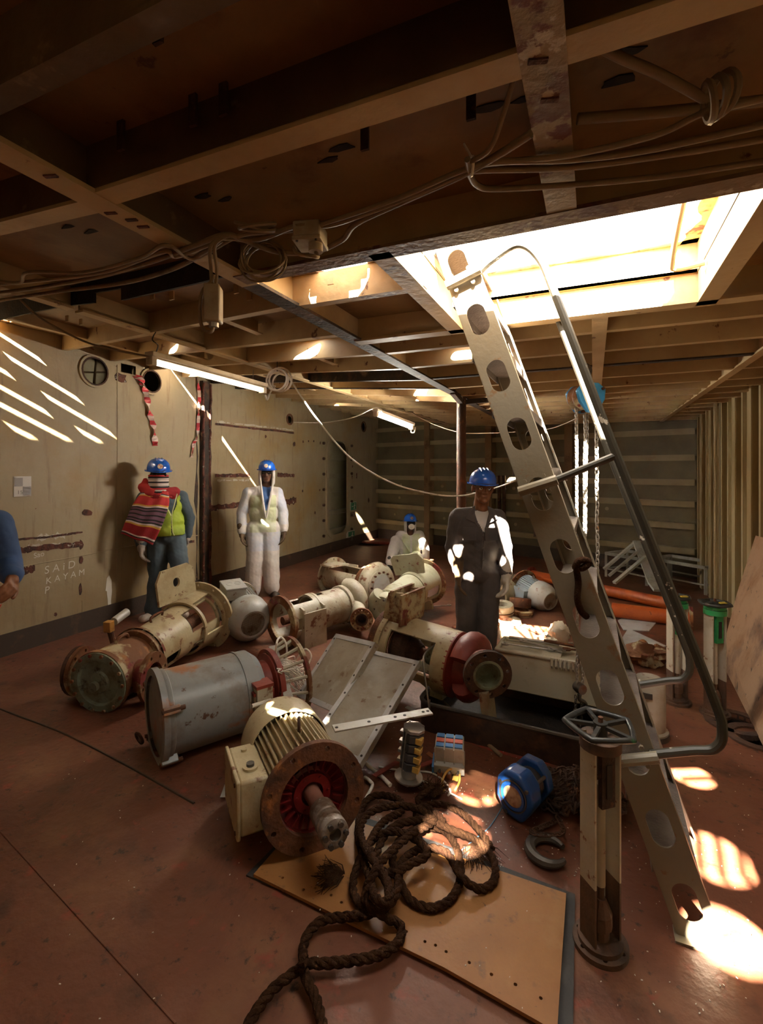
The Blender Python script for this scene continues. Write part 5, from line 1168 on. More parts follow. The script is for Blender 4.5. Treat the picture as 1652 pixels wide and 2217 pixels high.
# leaning plate at the right edge
A, B = G(1568, 1440), G(1668, 1640); m_lean = M('leaning_plate_rust', (.36, .22, .13), .65, patches=[((.12, .07, .05), 1.6, .52, .62), ((.26, .13, .06), 4, .5, .7), ((.06, .04, .03), 12, .62, .7)], bump=.3)
T1 = Vector((1.335, 5.30, 1.08)); T2 = Vector((1.335, 3.6, 1.15)); pts = [A, B, B.lerp(T2, .6), T2, T1, A.lerp(T1, .55) + Vector((-.035, -.03, 0)), A.lerp(T1, .18) + Vector((-.035, -.03, 0))]
nrm = (B - A).cross(T1 - A).normalized() * .012; n = len(pts)
lp_ = MB().add([p - A for p in pts] + [p - A + nrm for p in pts], [tuple(range(n)), tuple(range(2 * n - 1, n - 1, -1))] + [(i, (i + 1) % n, n + (i + 1) % n, n + i) for i in range(n)]).build('steel_plate', m_lean, smooth=0)
lp_.location = A + Vector((0, 0, .004)); tag(lp_, 'large pinkish rusty steel plate leaning on the right wall', 'plate')
# red cover and lamp glow by the far manhole
q = G(806, 1180); lid = thing('manhole_lid', 'red round lid propped beside the far floor manhole', 'lid', (q.x, q.y + .25, .0), Matrix.Rotation(-.12, 3, 'X'))
MB().lathe([(1e-4, .05), (.30, .05), (.34, .03), (.34, .0), (1e-4, 0)], 28).build('disc', m_redp, lid); MB().torus((0, 0, .055), .05, .01).build('grip', m_steel, lid)
# dark rope tied on the ladder
r0 = PY(1265, 1222, YN - .05); b = MB(); 
MB().tube(spline([PY(1243, 1226, YN - .02), PY(1260, 1230, YN - .04), PY(1275, 1218, YN - .03), PY(1262, 1212, YN - .04), PY(1248, 1222, YN - .045), PY(1252, 1260, YN - .03), PY(1250, 1295, YN - .03), PY(1258, 1322, YN - .01), PY(1270, 1335, YN + .02)], 6), .013, 8).build('tied_rope', m_rope, smooth=60)
tag(bpy.data.objects['tied_rope'], 'short dark rope tied round the ladder stile', 'rope')
# ================================================================== OVERHEAD: CABLES, BOXES, LAMPS, TAPE, SIGNS
def ceil_cable(name, pix, r, mat, label, cat='cable', dz=-.03, k=6):
    pts = [CE(p[0], p[1], p[2] if len(p) > 2 else dz) for p in pix]
    if pix[-1][0] > 1640: e_ = pts[-1] - pts[-2]; pts.append(pts[-1] + e_ * ((XR - .1 - pts[-1].x) / max(.05, e_.x)))   # carried on to the side wall
    return tag(MB().tube(spline(pts, k), r, 7).build(name, mat, smooth=60), label, cat)
m_cab2 = M('grimy_cable', (.22, .15, .085), .6, patches=[((.1, .06, .03), 8, .5, .7)])
ceil_cable('cable', [(-60, 640), (60, 626), (200, 602), (330, 566), (430, 528), (490, 508), (530, 520), (600, 545), (680, 545), (740, 520), (770, 485), (860, 442), (960, 398), (1015, 372), (1080, 335), (1150, 290)], .009, m_cab2, 'grimy cable of the overhead bundle, running the whole width and passing under the junction box')
ceil_cable('cable', [(-60, 620), (80, 608), (230, 588), (350, 545), (380, 555), (450, 530), (480, 515), (560, 518), (640, 490), (720, 486), (850, 440), (1000, 378), (1060, 352), (1240, 345), (1400, 325), (1652, 270), (1720, 255)], .008, m_cable, 'pale cable of the overhead bundle with a kink at the left girder')
ceil_cable('cable', [(-60, 600), (40, 612), (60, 590), (180, 590), (300, 560), (360, 530), (420, 560), (520, 510), (640, 498), (720, 478), (860, 430), (1010, 366), (1100, 350), (1240, 335), (1420, 292), (1530, 242), (1660, 212)], .007, m_cable, 'thin pale cable weaving through the overhead bundle to the knot at right')
ceil_cable('cable', [(0, 650), (120, 632), (270, 612), (380, 580), (450, 540), (478, 520)], .009, m_cab2, 'lowest grimy cable at the left, joining the pendant box cables')
ceil_cable('cable', [(1015, 372), (1050, 368), (1240, 362), (1480, 330), (1660, 300)], .008, m_cable, 'straight pale cable just above the hatch edge')
ceil_cable('cable', [(1012, 345), (1018, 378), (1035, 402), (1075, 409), (1240, 400), (1450, 380), (1660, 348)], .008, m_cable, 'lowest pale cable above the hatch, with a tight bend at its left end')
ceil_cable('cable', [(1120, 140, .02), (1095, 230, 0), (1062, 320), (1018, 350)], .006, m_cab2, 'thin cable dropping from the girder to the bundle tie')
ceil_cable('conduit_pipe', [(1250, 258, .03), (1400, 246, .03), (1540, 232, .03), (1680, 215, .03)], .012, m_cable, 'pale straight conduit right of the girder under the deckhead', 'pipe')
ceil_cable('conduit_pipe', [(1255, 72, .06), (1330, 118, .04), (1430, 162, .02), (1540, 222, -.01)], .010, m_cable, 'pale conduit slanting down from the girder to the cable knot', 'pipe')
b = MB(); kp = CE(1548, 218, -.03); b2 = thing('cable_tie', 'loop of rope knotting the cables at the upper right', 'tie', kp)
for i in range(3): b.torus((.012 * i - .01, 0, .005 * i), .035, .007, (1, .3 * i, .2), 18, 6)
b.build('tie_loop', m_cable, b2)
b2 = thing('cable_tie', 'white plastic tie round the cable bundle near the girder', 'tie', CE(1022, 360, -.03)); MB().torus((0, 0, 0), .02, .004, (1, .4, 0), 14, 5).build('tie_loop', m_white, b2); MB().cyl((0, 0, .02), (-.02, 0, .06), .003, n=5).build('tie_tail', m_white, b2)
# coils of spare cable
def coil(label, x, y, dz, R, n, r, mat, axis, sc=1.0):
    c = CE(x, y, dz); t = thing('cable_coil', label, 'cable', c); random.seed(int(x))
    for i in range(n):
        ax_ = Vector(axis) + Vector((random.uniform(-.25, .25), random.uniform(-.25, .25), random.uniform(-.2, .2)))
        MB().torus((random.uniform(-.012, .012), random.uniform(-.012, .012), random.uniform(-.012, .012)), R * random.uniform(.85, 1.1), r, ax_, 28, 6).build('cable_loop', mat, t)
coil('oval coil of cable above the pendant switch box', 555, 492, -.02, .055, 3, .006, m_cable, (.2, -.3, 1))
coil('round coil of thin cable hanging by the torn girder', 572, 562, -.06, .072, 7, .0035, m_cable, (.4, -.9, .3))
# junction boxes
m_jb = M('box_grey', (.42, .36, .27), .5, patches=[((.28, .21, .13), 7, .5, .7)])
p = CE(672, 508, -.04); jb = thing('junction_box', 'grimy junction box under the deckhead with a round cable gland', 'box', p, Matrix.Rotation(.25, 3, 'Z'))
MB().box((0, 0, 0), (.085, .09, .05)).build('housing', m_jb, jb, bevel=.005); MB().box((0, 0, -.028), (.09, .095, .012)).build('lid', m_jb, jb, bevel=.003); MB().cyl((.02, -.01, -.035), (.02, -.01, -.06), .022, n=14).build('gland', m_jb, jb)
for x in (-.03, .03): MB().cyl((x, -.04, -.034), (x, -.04, -.038), .004, n=6).build('lid_screw', m_dsteel, jb)
MB().tube(spline([(.02, -.01, -.06), (.03, -.02, -.08), (.02, -.04, -.085), (-.03, -.03, -.07), (-.05, -.01, -.04)], 5), .006, 7).build('cable_tail', m_cable, jb)
p = P(463, 660, 1.62); pb_ = thing('pendant_box', 'grey pendant switch box hanging on two cables at the left', 'box', p, Matrix.Rotation(.5, 3, 'Z'))
MB().box((0, 0, 0), (.05, .055, .12)).build('housing', m_jb, pb_, bevel=.006); MB().prism([(-.025, -.06), (.025, -.06), (.025, .06), (-.025, .06)], -.034, -.026, Matrix(((1, 0, 0, 0), (0, 0, 1, 0), (0, 1, 0, 0), (0, 0, 0, 1)))).build('lid', m_jb, pb_, bevel=.004)
MB().cyl((0, 0, -.06), (0, 0, -.075), .016, n=10).build('gland', m_steel, pb_); MB().tube(spline([(0, 0, -.07), (-.01, 0, -.09), (-.035, 0, -.08), (-.045, 0, -.03), (-.038, 0, .04), (-.01, 0, .075), (0, 0, .1)], 5), .006, 7).build('cable_tail', m_cable, pb_)
tp = CE(478, 512, -.035) - p; mi = pb_.matrix_world.inverted().to_3x3()
for dx in (-.006, .006): MB().tube(spline([(dx, 0, .06), (dx * 1.6, 0, .12), mi @ (tp + Vector((-.03, 0, -.02))) + Vector((dx, 0, 0)), mi @ (tp + Vector((.02, .02, .01)))], 6), .006, 7).build('supply_cable', m_cable, pb_)
# fluorescent battens
m_lampb = M('lamp_body', (.68, .62, .52), .45, patches=[((.5, .42, .32), 8, .5, .7)])
def batten(label, a, b_, lit):
    t = thing('fluorescent_lamp', label, 'lamp', a, basis(b_ - a)); L_ = (b_ - a).length
    MB().box((0, .012, L_ / 2), (.07, .03, L_)).build('housing', m_lampb, t, bevel=.004); MB().box((0, -.008, L_ / 2), (.045, .012, L_ * .98)).build('reflector', m_lampb, t)
    MB().cyl((0, -.032, .04), (0, -.032, L_ - .04), .016, n=12).build('tube', M('lamp_tube_lit', (1, 1, 1), .4, emit=((1, .93, .8), 150.0)) if lit == 2 else M('lamp_tube_fill', (.9, .85, .75), .3, emit=((1, .85, .6), 1.3)), t)  # weak tube glow is added fill; the long batten is unlit
    for z in (.02, L_ - .02): MB().box((0, -.028, z), (.05, .05, .035)).build('end_cap', m_lampb, t)
    return t
l1 = batten('long cream fluorescent batten hanging under the left beams', P(322, 770, 2.885), P(572, 838, 3.95), 1)
l2 = batten('short bright fluorescent batten hanging near the pillar', P(812, 890, 5.2), P(893, 921, 5.8), 2)
def wire3(name, pts, r, mat, label, cat='wire', k=8): return tag(MB().tube(spline(pts, k), r, 6).build(name, mat, smooth=60), label, cat)
wire3('hanging_wire', [CE(338, 718, .0), P(330, 735, 2.9), P(342, 748, 2.9), P(335, 768, 2.9)], .004, m_dsteel, 'twisted dark wire holding the left end of the long batten')
wire3('hanging_wire', [CE(548, 800, .0), P(548, 812, 3.85), P(547, 830, 3.85)], .003, m_dsteel, 'dark wire holding the right end of the long batten')
wire3('cable', [CE(40, 645, -.02), P(90, 690, 2.75), P(180, 738, 2.8), P(250, 758, 2.83), P(322, 772, 2.885)], .006, m_cab2, 'brown cable drooping from the bundle to the long batten', 'cable')
c0 = P(600, 822, 4.05); cc = thing('cable_coil', 'white coil of cable hanging under the beams, by the end of the long batten', 'cable', c0)
random.seed(2)
for i in range(4): MB().torus((random.uniform(-.02, .02), random.uniform(-.02, .02), random.uniform(-.02, .02)), .075 + .008 * i, .008, (random.uniform(-.2, .2) + .2, -.9, random.uniform(-.2, .2)), 26, 7).build('cable_loop', m_white, cc)
MB().cyl((0, 0, .07), (0, 0, .16), .004, n=5).build('hanger', m_dsteel, cc)
MB().tube(spline([(-.02, 0, -.05), (-.07, 0, -.10), (-.10, 0, -.16), (-.12, 0, -.12)], 5), .008, 7).build('cable_tail', m_white, cc)
wire3('cable', [P(615, 800, 4.05), P(640, 840, 4.1), P(690, 912, 4.25), P(760, 992, 4.4), P(850, 1046, 4.55), P(940, 1070, 4.65), P(1000, 1073, 4.7), P(1060, 1060, 4.6), P(1115, 1040, 4.4), P(1180, 1000, 4.2)], .0075, m_white, 'long white cable sagging across the room behind the man in dark overalls', 'cable')
wire3('cable', [PX(636, 914, XW + .02), P(700, 915, 8.0), P(760, 905, 6.5), P(805, 885, 5.3), P(822, 884, 5.15), P(828, 892, 5.2)], .007, m_white, 'thin pale cable from the hole in the left wall to the short bright batten', 'cable')
wire3('cable', [P(893, 918, 5.8), P(890, 935, 5.8), P(897, 936, 5.8), P(899, 925, 5.8)], .008, m_white, 'small white cable loop at the end of the short bright batten', 'cable')
wire3('cable', [P(893, 895, 6.0), P(930, 915, 5.9), P(990, 935, 5.5), P(1050, 938, 5.3), P(1180, 930, 4.6), P(1250, 905, 4.0)], .004, m_cable, 'thin cable strung from the lamp past the pillar to the hanging hoist', 'cable')
# red and white barrier tape strips on the wall
def tape(label, pix, w_):
    b = MB(); pts = [PX(x, y, XW + .03) for x, y in pix]; path = spline(pts, 6); L = []
    for i, p in enumerate(path): a = 1.2 * sin(i * .7); L += [p + Vector((.02 * sin(a), w_ / 2 * cos(a), 0)), p - Vector((.02 * sin(a), w_ / 2 * cos(a), 0))]
    for i in range(len(path) - 1):
        b.mat((i // 2) % 2); b.add([L[2 * i], L[2 * i + 1], L[2 * i + 3], L[2 * i + 2]], [(0, 1, 2, 3)])
    o = b.build('barrier_tape', [M('tape_red', (.50, .04, .05), .5), M('tape_white', (.55, .42, .36), .5)], smooth=0); sd = o.modifiers.new('t', 'SOLIDIFY'); sd.thickness = .002; return tag(o, label, 'tape')
tape('red and white barrier tape trailing from the pipe hole', [(300, 812), (310, 830), (318, 860), (326, 900), (334, 930), (336, 965)], .09)
tape('red tape rag hanging beside the soot-stained post', [(428, 780), (428, 815), (432, 860), (430, 900), (427, 945), (420, 960), (415, 990)], .05)
tape('short red tape tail from the square hole', [(292, 815), (302, 825), (308, 836)], .05)
# survey target and safety signs
def sign(label, x, y, w_, h_, parts, cat='sign', name='safety_sign'):
    p = PX(x, y, XW + .004); t = thing(name, label, cat, p)
    MB().box((0, 0, 0), (.004, w_, h_)).build('panel', parts[0][0], t, smooth=0)
    for m, cy_, cz_, a_, b_ in parts[1:]: MB().box((.003, cy_ * w_, cz_ * h_), (.003, a_ * w_, b_ * h_)).build('print', m, t, smooth=0)
    return t
m_paper = M('paper_white', (.62, .60, .56), .7); m_pgrey = M('print_grey', (.30, .29, .29), .7); m_sgreen = M('sign_green', (.02, .17, .07), .5); m_swhite = M('sign_white', (.55, .52, .42), .6)
sv = sign('white and grey chequered survey target on the left wall', 49, 1053, .150, .185, [(m_paper,), (m_pgrey, -.24, .22, .46, .42), (m_pgrey, .24, -.22, .46, .42)], 'target', 'survey_target')
def signtext(t, txt, y, z, size, mat):
    cu = bpy.data.curves.new('sign_text', 'FONT'); cu.body = txt; cu.size = size; cu.extrude = .0005; o = bpy.data.objects.new('sign_text', cu); COL.objects.link(o)
    me = bpy.data.meshes.new_from_object(o.evaluated_get(bpy.context.evaluated_depsgraph_get())); bpy.data.objects.remove(o); o = bpy.data.objects.new('sign_text', me); COL.objects.link(o); me.materials.clear(); me.materials.append(mat)
    o.matrix_basis = Matrix.Translation((.005, y, z)) @ Matrix(((0, 0, 1), (1, 0, 0), (0, 1, 0))).to_4x4(); o.parent = t
signtext(sv, '15', -.05, -.07, .05, m_pgrey)
def exitfig(t, w_, h_):   # running figure and arrow on the green field
    b = MB().ball((.006, .20 * w_, .26 * h_), .05 * h_ + .008, 8, 6, (.3, 1, 1))
    for a_, b_ in (((.20, .18), (.14, -.08)), ((.14, -.08), (.22, -.36)), ((.14, -.08), (.04, -.34)), ((.19, .12), (.30, .0)), ((.19, .12), (.06, .06))): b.bar((.006, a_[0] * w_, a_[1] * h_), (.006, b_[0] * w_, b_[1] * h_), .004, .05 * w_, (0, 1, 0))
    b.build('running_figure', m_swhite, t, smooth=0); MB().bar((.006, -.28 * w_, 0), (.006, .0, 0), .004, .08 * h_, (0, 0, 1)).build('arrow', m_swhite, t, smooth=0)
s1 = sign('upper green escape sign beside the manway', 765, 1096, .30, .19, [(m_swhite,), (m_sgreen, 0, 0, .92, .86), (m_swhite, -.38, 0, .12, .86)]); exitfig(s1, .30, .19)
s2_ = sign('lower green escape sign near the floor, right of the manway', 759, 1162, .40, .26, [(m_swhite,), (m_sgreen, .1, 0, .74, .86)]); exitfig(s2_, .40, .26)
sign('small brown plate under the upper escape sign', 764, 1114, .24, .10, [(M('plate_brown', (.16, .08, .06), .6),), (m_pgrey, 0, .15, .8, .1), (m_pgrey, 0, -.2, .8, .1)], 'plate', 'name_plate')
# switch box stub on the wall and pipe ends behind the pipe holes
for x, y in ((204, 804), (285, 800)):
    p = PX(x, y, XW - .18); o = MB().tube([p + Vector((0, -.02, -.3)), p + Vector((0, .02, .1)), p + Vector((0, 0, .3))], .012, 7).build('loose_conduit', m_cable, vw); 
MB().tube([PX(150, 806, XW - .2), PX(260, 806, XW - .2)], .010, 7).build('loose_conduit', m_cable, vw)
# ================================================================== PEOPLE
TMP = bpy.data.scenes.new('modelling')
def remesh(name, prims, voxel, mats, parent, smooth=4, wrinkle=0.0, seed=0, pick=None, wfreq=(7, 7, 20), cut=None):
    """one continuous skin grown over capsules ('c', a, b, ra, rb) and ellipsoids ('e', c, radii[, rot])"""
    b = MB()
    for pr in prims:
        if pr[0] == 'c':
            a, c, ra, rb = Vector(pr[1]), Vector(pr[2]), pr[3], pr[4]; L = (c - a).length
            mm = Matrix.Translation(a) @ (c - a).to_track_quat('Z', 'Y').to_matrix().to_4x4(); prof = []
            for i in range(6): t = -pi / 2 + pi / 2 * i / 5; prof.append((max(1e-5, ra * cos(t)), ra * sin(t)))
            for i in range(6): t = pi / 2 * i / 5; prof.append((max(1e-5, rb * cos(t)), L + rb * sin(t)))
            b.lathe(prof, 14, mm)
        else:
            R_ = pr[3].to_4x4() if len(pr) > 3 else Matrix.Identity(4)
            b.lathe([(max(1e-5, sin(pi * i / 12)), -cos(pi * i / 12)) for i in range(13)], 18, Matrix.Translation(pr[1]) @ R_ @ Matrix.Diagonal((*pr[2], 1)))
    o = b.build(name, mats, None, smooth=0); COL.objects.unlink(o); TMP.collection.objects.link(o)
    r = o.modifiers.new('r', 'REMESH'); r.mode = 'VOXEL'; r.voxel_size = voxel; r.adaptivity = 0
    s = o.modifiers.new('s', 'SMOOTH'); s.factor = .5; s.iterations = smooth
    with bpy.context.temp_override(scene=TMP, view_layer=TMP.view_layers[0]):
        me = bpy.data.meshes.new_from_object(o.evaluated_get(bpy.context.evaluated_depsgraph_get()))
    old = o.data
    TMP.collection.objects.unlink(o); COL.objects.link(o); o.modifiers.clear(); o.data = me; bpy.data.meshes.remove(old); me.name = name
    me.materials.clear()
    for m in (mats if isinstance(mats, list) else [mats]): me.materials.append(m)
    if wrinkle:
        nn = [v.normal.copy() for v in me.vertices]
        for v in me.vertices:
            p = v.co.copy(); n = mnoise.noise(Vector((p.x * wfreq[0] + seed, p.y * wfreq[1] + .6 * p.z * 9, p.z * wfreq[2]))) + .22 * mnoise.noise(Vector((p.x * 22, p.y * 22 + seed, p.z * 34 + p.x * 20)))
            v.co = p + nn[v.index] * (wrinkle * n)
    if pick:
        for f in me.polygons: f.material_index = pick(f.center, f.normal)
    if cut:
        bm = bmesh.new(); bm.from_mesh(me); bmesh.ops.delete(bm, geom=[f for f in bm.faces if cut(f.calc_center_median(), f.normal)], context='FACES'); bm.to_mesh(me); bm.free()
    me.polygons.foreach_set('use_smooth', [True] * len(me.polygons)); me.update()
    o.parent = parent
    return o
m_skin = M('brown_skin', (.22, .085, .035), .45, patches=[((.15, .055, .022), 12, .5, .7)]); m_skind = M('dark_skin', (.10, .04, .02), .5, patches=[((.06, .025, .012), 12, .5, .7)]); m_lip = M('lip_skin', (.20, .07, .045), .45)
m_eye = M('eye_white', (.7, .66, .6), .3); m_iris = M('iris_dark', (.015, .008, .005), .2); m_hair = M('black_hair', (.012, .01, .009), .7)
m_helm = M('helmet_blue', (.015, .11, .52), .22, coat=.5); m_badge = M('helmet_badge', (.62, .55, .42), .5, patches=[((.5, .15, .08), 30, .5, .6)])
m_navy = M('dark_overall', (.085, .07, .065), .8, patches=[((.06, .05, .05), 5, .45, .7)], bump=.15, bscale=120); m_tee = M('white_shirt', (.60, .56, .52), .8)
m_glovw = M('pale_glove', (.55, .50, .42), .85, patches=[((.4, .33, .25), 12, .5, .7)], bump=.3); m_glovb = M('leather_glove', (.11, .065, .03), .75, patches=[((.06, .035, .02), 12, .5, .65)], bump=.4); m_glovg = M('grey_glove', (.33, .28, .24), .85, patches=[((.2, .15, .12), 14, .5, .65)], bump=.3)
m_boot = M('black_boot', (.03, .024, .02), .5, patches=[((.09, .06, .04), 9, .5, .7)], bump=.2)
m_tyv = M('white_coverall', (.56, .52, .48), .7, patches=[((.46, .42, .38), 6, .45, .7)], bump=.06, bscale=60); m_tyvl = M('coverall_over_vest', (.47, .50, .30), .7, patches=[((.52, .52, .40), 6, .45, .65)], bump=.06, bscale=60); m_tyvb = M('coverall_over_blue', (.44, .46, .52), .7, patches=[((.54, .51, .48), 6, .45, .7)], bump=.06, bscale=60)
m_blue = M('blue_workwear', (.045, .10, .26), .8, patches=[((.03, .07, .19), 6, .45, .7)], bump=.15); m_teal = M('slate_workwear', (.06, .085, .105), .8, patches=[((.035, .05, .065), 5, .45, .7)], bump=.15)
m_lime = M('lime_vest', (.33, .42, .03), .7, patches=[((.24, .32, .03), 6, .45, .7)], bump=.1); m_limee = M('vest_piping', (.60, .62, .30), .6)
m_gog = M('goggle_dark', (.012, .010, .010), .12); m_mask = M('dust_mask', (.66, .62, .54), .8, patches=[((.5, .45, .38), 10, .5, .7)])

def headprims(c, R_, k=1.0):
    def T(x, y, z): return Vector(c) + R_ @ (Vector((x, y, z)) * k)
    E = lambda p, r: ('e', T(*p), tuple(q * k for q in r), R_)
    C = lambda a, b, ra, rb: ('c', T(*a), T(*b), ra * k, rb * k)
    return [E((0, .015, .035), (.077, .097, .088)), E((0, -.028, -.025), (.064, .066, .088)), E((0, -.045, -.085), (.047, .046, .034)), C((-.038, -.083, .017), (.038, -.083, .017), .011, .011),
            C((0, -.092, .008), (0, -.110, -.030), .008, .0125), E((-.013, -.099, -.035), (.010, .010, .008)), E((.013, -.099, -.035), (.010, .010, .008)), E((-.043, -.062, -.022), (.022, .026, .02)), E((.043, -.062, -.022), (.022, .026, .02)),
            C((-.019, -.087, -.061), (.019, -.087, -.061), .0075, .0075), C((-.016, -.086, -.073), (.016, -.086, -.073), .0075, .0075), E((0, -.078, -.100), (.022, .018, .015)), E((-.080, .012, -.008), (.010, .019, .031)), E((.080, .012, -.008), (.010, .019, .031)),
            C((0, .03, -.06), (0, .035, -.16), .056, .06)]
def face(root, c, R_, dark=False, k=1.0):
    def T(x, y, z): return Vector(c) + R_ @ (Vector((x, y, z)) * k)
    for s_ in (-1, 1):
        e = MB().ball(T(s_ * .031, -.0815, .0), .0125 * k, 12, 8).build('eye', m_eye, root); MB().ball(T(s_ * .031, -.0905, .0), .0058 * k, 10, 6).build('iris', m_iris, e)
        MB().tube([T(s_ * .017, -.094, .006), T(s_ * .031, -.097, .0105), T(s_ * .046, -.086, .005)], .0034 * k, 6).build('eyelid', m_skind if dark else m_skin, root)
        MB().tube([T(s_ * .014, -.096, .024), T(s_ * .031, -.098, .030), T(s_ * .052, -.080, .023)], [.003 * k, .0042 * k, .002 * k], 6).build('eyebrow', m_hair, root)
    MB().tube([T(-.022, -.0915, -.067), T(0, -.0965, -.066), T(.022, -.0915, -.067)], [.002 * k, .003 * k, .002 * k], 6).build('mouth', m_lip, root)
    MB().ball(T(0, .02, .045), .09 * k, 18, 10, (.90, 1.08, .96)).build('hair', m_hair, root)
def helmet(root, c, R_, badge=True, k=1.0):
    m4 = Matrix.Translation(c) @ R_.to_4x4() @ Matrix.Scale(k, 4)
    b = MB(); prof = []
    for i in range(11):
        t = pi / 2 * i / 10; prof.append((max(1e-4, cos(t) ** .8), sin(t)))
    b.lathe([(1.0, -.12)] + prof, 36, m4 @ Matrix.Translation((0, .005, .062)) @ Matrix.Diagonal((.112, .138, .112, 1)))
    h = b.build('helmet', m_helm, root, smooth=60)
    n = 36; o1 = []; i1 = []
    for i in range(n):
        a = 2 * pi * i / n; fr = max(0, -sin(a)) ** 3; o1.append((.131 * cos(a) * (1 - .1 * fr), .155 * sin(a) - .045 * fr)); i1.append((.108 * cos(a), .134 * sin(a)))
    MB().plate(o1, [i1], -.006, .004, m4 @ Matrix.Translation((0, .005, .050)) @ Matrix.Rotation(.06, 4, 'X')).build('brim', m_helm, h)
    for s_ in (-.03, 0, .03):
        MB().tube([m4 @ Vector((s_, .005 + .138 * cos(t) * .98, .062 + .114 * sin(t) * (1 - 3 * s_ * s_))) for t in [pi * (.25 + .5 * i / 10) for i in range(11)]], .005 * k, 6).build('ridge', m_helm, h)
    if badge:
        q = m4 @ Vector((0, -.1345, .095)); d = (R_ @ Vector((0, -1, .35))).normalized(); MB().cyl(q - d * .006, q + d * .004, .026 * k, n=18).build('badge', m_badge, h)
def hand(name, root, wrist, direction, palm, mat, k=1.0, curl=.5, voxel=.005, cuff=None, thumb=1):
    """palm, four unequal bent fingers and a thumb leaving the side of the palm"""
    d = Vector(direction).normalized(); pn = Vector(palm); pn = (pn - d * pn.dot(d)).normalized(); sd = d.cross(pn) * thumb; w = Vector(wrist)
    pr = [('c', w - d * .01, w + d * .03 * k, .028 * k, .032 * k)]
    for i, (o, L) in enumerate(((.030, .068), (.011, .078), (-.010, .072), (-.030, .056))):
        base = w + d * .085 * k + sd * (o * k); pr.append(('c', w + d * .02 * k + sd * o * .7 * k, base, .016 * k, .0125 * k))
        p = base; dd = d.copy()
        for sgl in (.45, .32, .23):
            dd = (dd * cos(curl) + pn * sin(curl)).normalized(); q = p + dd * (L * sgl * k * 1.15); pr.append(('c', p, q, .0108 * k, .0096 * k)); p = q
    t0 = w + d * .03 * k + sd * .028 * k; t1 = t0 + (d * .6 + sd * .65 + pn * .3).normalized() * .042 * k; t2 = t1 + (d * .9 + sd * .05 + pn * .4).normalized() * .034 * k
    pr += [('c', t0, t1, .015 * k, .0125 * k), ('c', t1, t2, .0125 * k, .0105 * k)]
    if cuff: pr.append(('c', w - d * cuff * k, w, .045 * k, .036 * k))
    return remesh(name, pr, voxel, mat, root, 2)
def boot(root, ankle, toe, mat=m_boot):
    a, t = Vector(ankle), Vector(toe); d = (t - a); d.z = 0; d.normalize(); f = a.z
    g = Vector((a.x, a.y, 0))
    return remesh('boot', [('c', a + Vector((0, 0, .08)), g + Vector((0, 0, .06)), .055, .055), ('c', g - d * .03 + Vector((0, 0, .045)), g + d * .16 + Vector((0, 0, .04)), .045, .04), ('e', g + d * .15 + Vector((0, 0, .042)), (.05, .05, .042)), ('c', g - d * .05 + Vector((0, 0, .02)), g + d * .17 + Vector((0, 0, .02)), .02, .02)], .009, mat, root, 2)
def limb(J, a, b_, ra, rb): return ('c', J[a], J[b_], ra, rb)
def bodyprims(J, hr, HR):
    pr = headprims(J['head'], HR)
    pr += [('c', J['neck'], J['head'] + HR @ Vector((0, .03, -.07)), .058, .055), ('e', J['chest'], (.15, .10, .15)), ('e', (J['chest'] + J['pelvis']) / 2, (.135, .095, .16)), ('e', J['pelvis'], (.145, .105, .11))]
    for s_ in 'LR':
        pr += [('c', J['neck'] - Vector((0, 0, .03)), J['sh' + s_], .05, .055), limb(J, 'sh' + s_, 'el' + s_, .05, .042), limb(J, 'el' + s_, 'wr' + s_, .042, .028), limb(J, 'hip' + s_, 'kn' + s_, .08, .06), limb(J, 'kn' + s_, 'an' + s_, .058, .04), ('c', J['pelvis'], J['hip' + s_], .09, .085)]
    return pr
def clothprims(J, kt=1.0, ka=1.0, kl=1.0, cuffs=True):
    pr = [('e', J['chest'], (.178 * kt, .128 * kt, .17)), ('e', J['chest'] + (J['neck'] - J['chest']) * .45, (.15 * kt, .10 * kt, .10)), ('e', (J['chest'] + J['pelvis']) / 2, (.168 * kt, .122 * kt, .19)), ('e', J['pelvis'], (.172 * kt, .128 * kt, .13)), ('c', J['chest'], J['pelvis'], .125 * kt, .12 * kt)]
    for s_ in 'LR':
        sw = J['wr' + s_]
        pr += [('c', J['neck'] - Vector((0, 0, .05)), J['sh' + s_], .062, .072 * ka), limb(J, 'sh' + s_, 'el' + s_, .074 * ka, .062 * ka), ('c', J['el' + s_], J['el' + s_].lerp(sw, .93), .063 * ka, .052 * ka),
               ('c', J['pelvis'], J['hip' + s_], .11, .105), limb(J, 'hip' + s_, 'kn' + s_, .105 * kl, .085 * kl), ('c', J['kn' + s_], J['kn' + s_].lerp(J['an' + s_], .93), .085 * kl, .078 * kl)]
    return pr
def V3(d): return {k: Vector(v) for k, v in d.items()}
def proot(label, pos, rz): return thing('person', label, 'person', (pos.x, pos.y, 0), Matrix.Rotation(rz, 3, 'Z'))

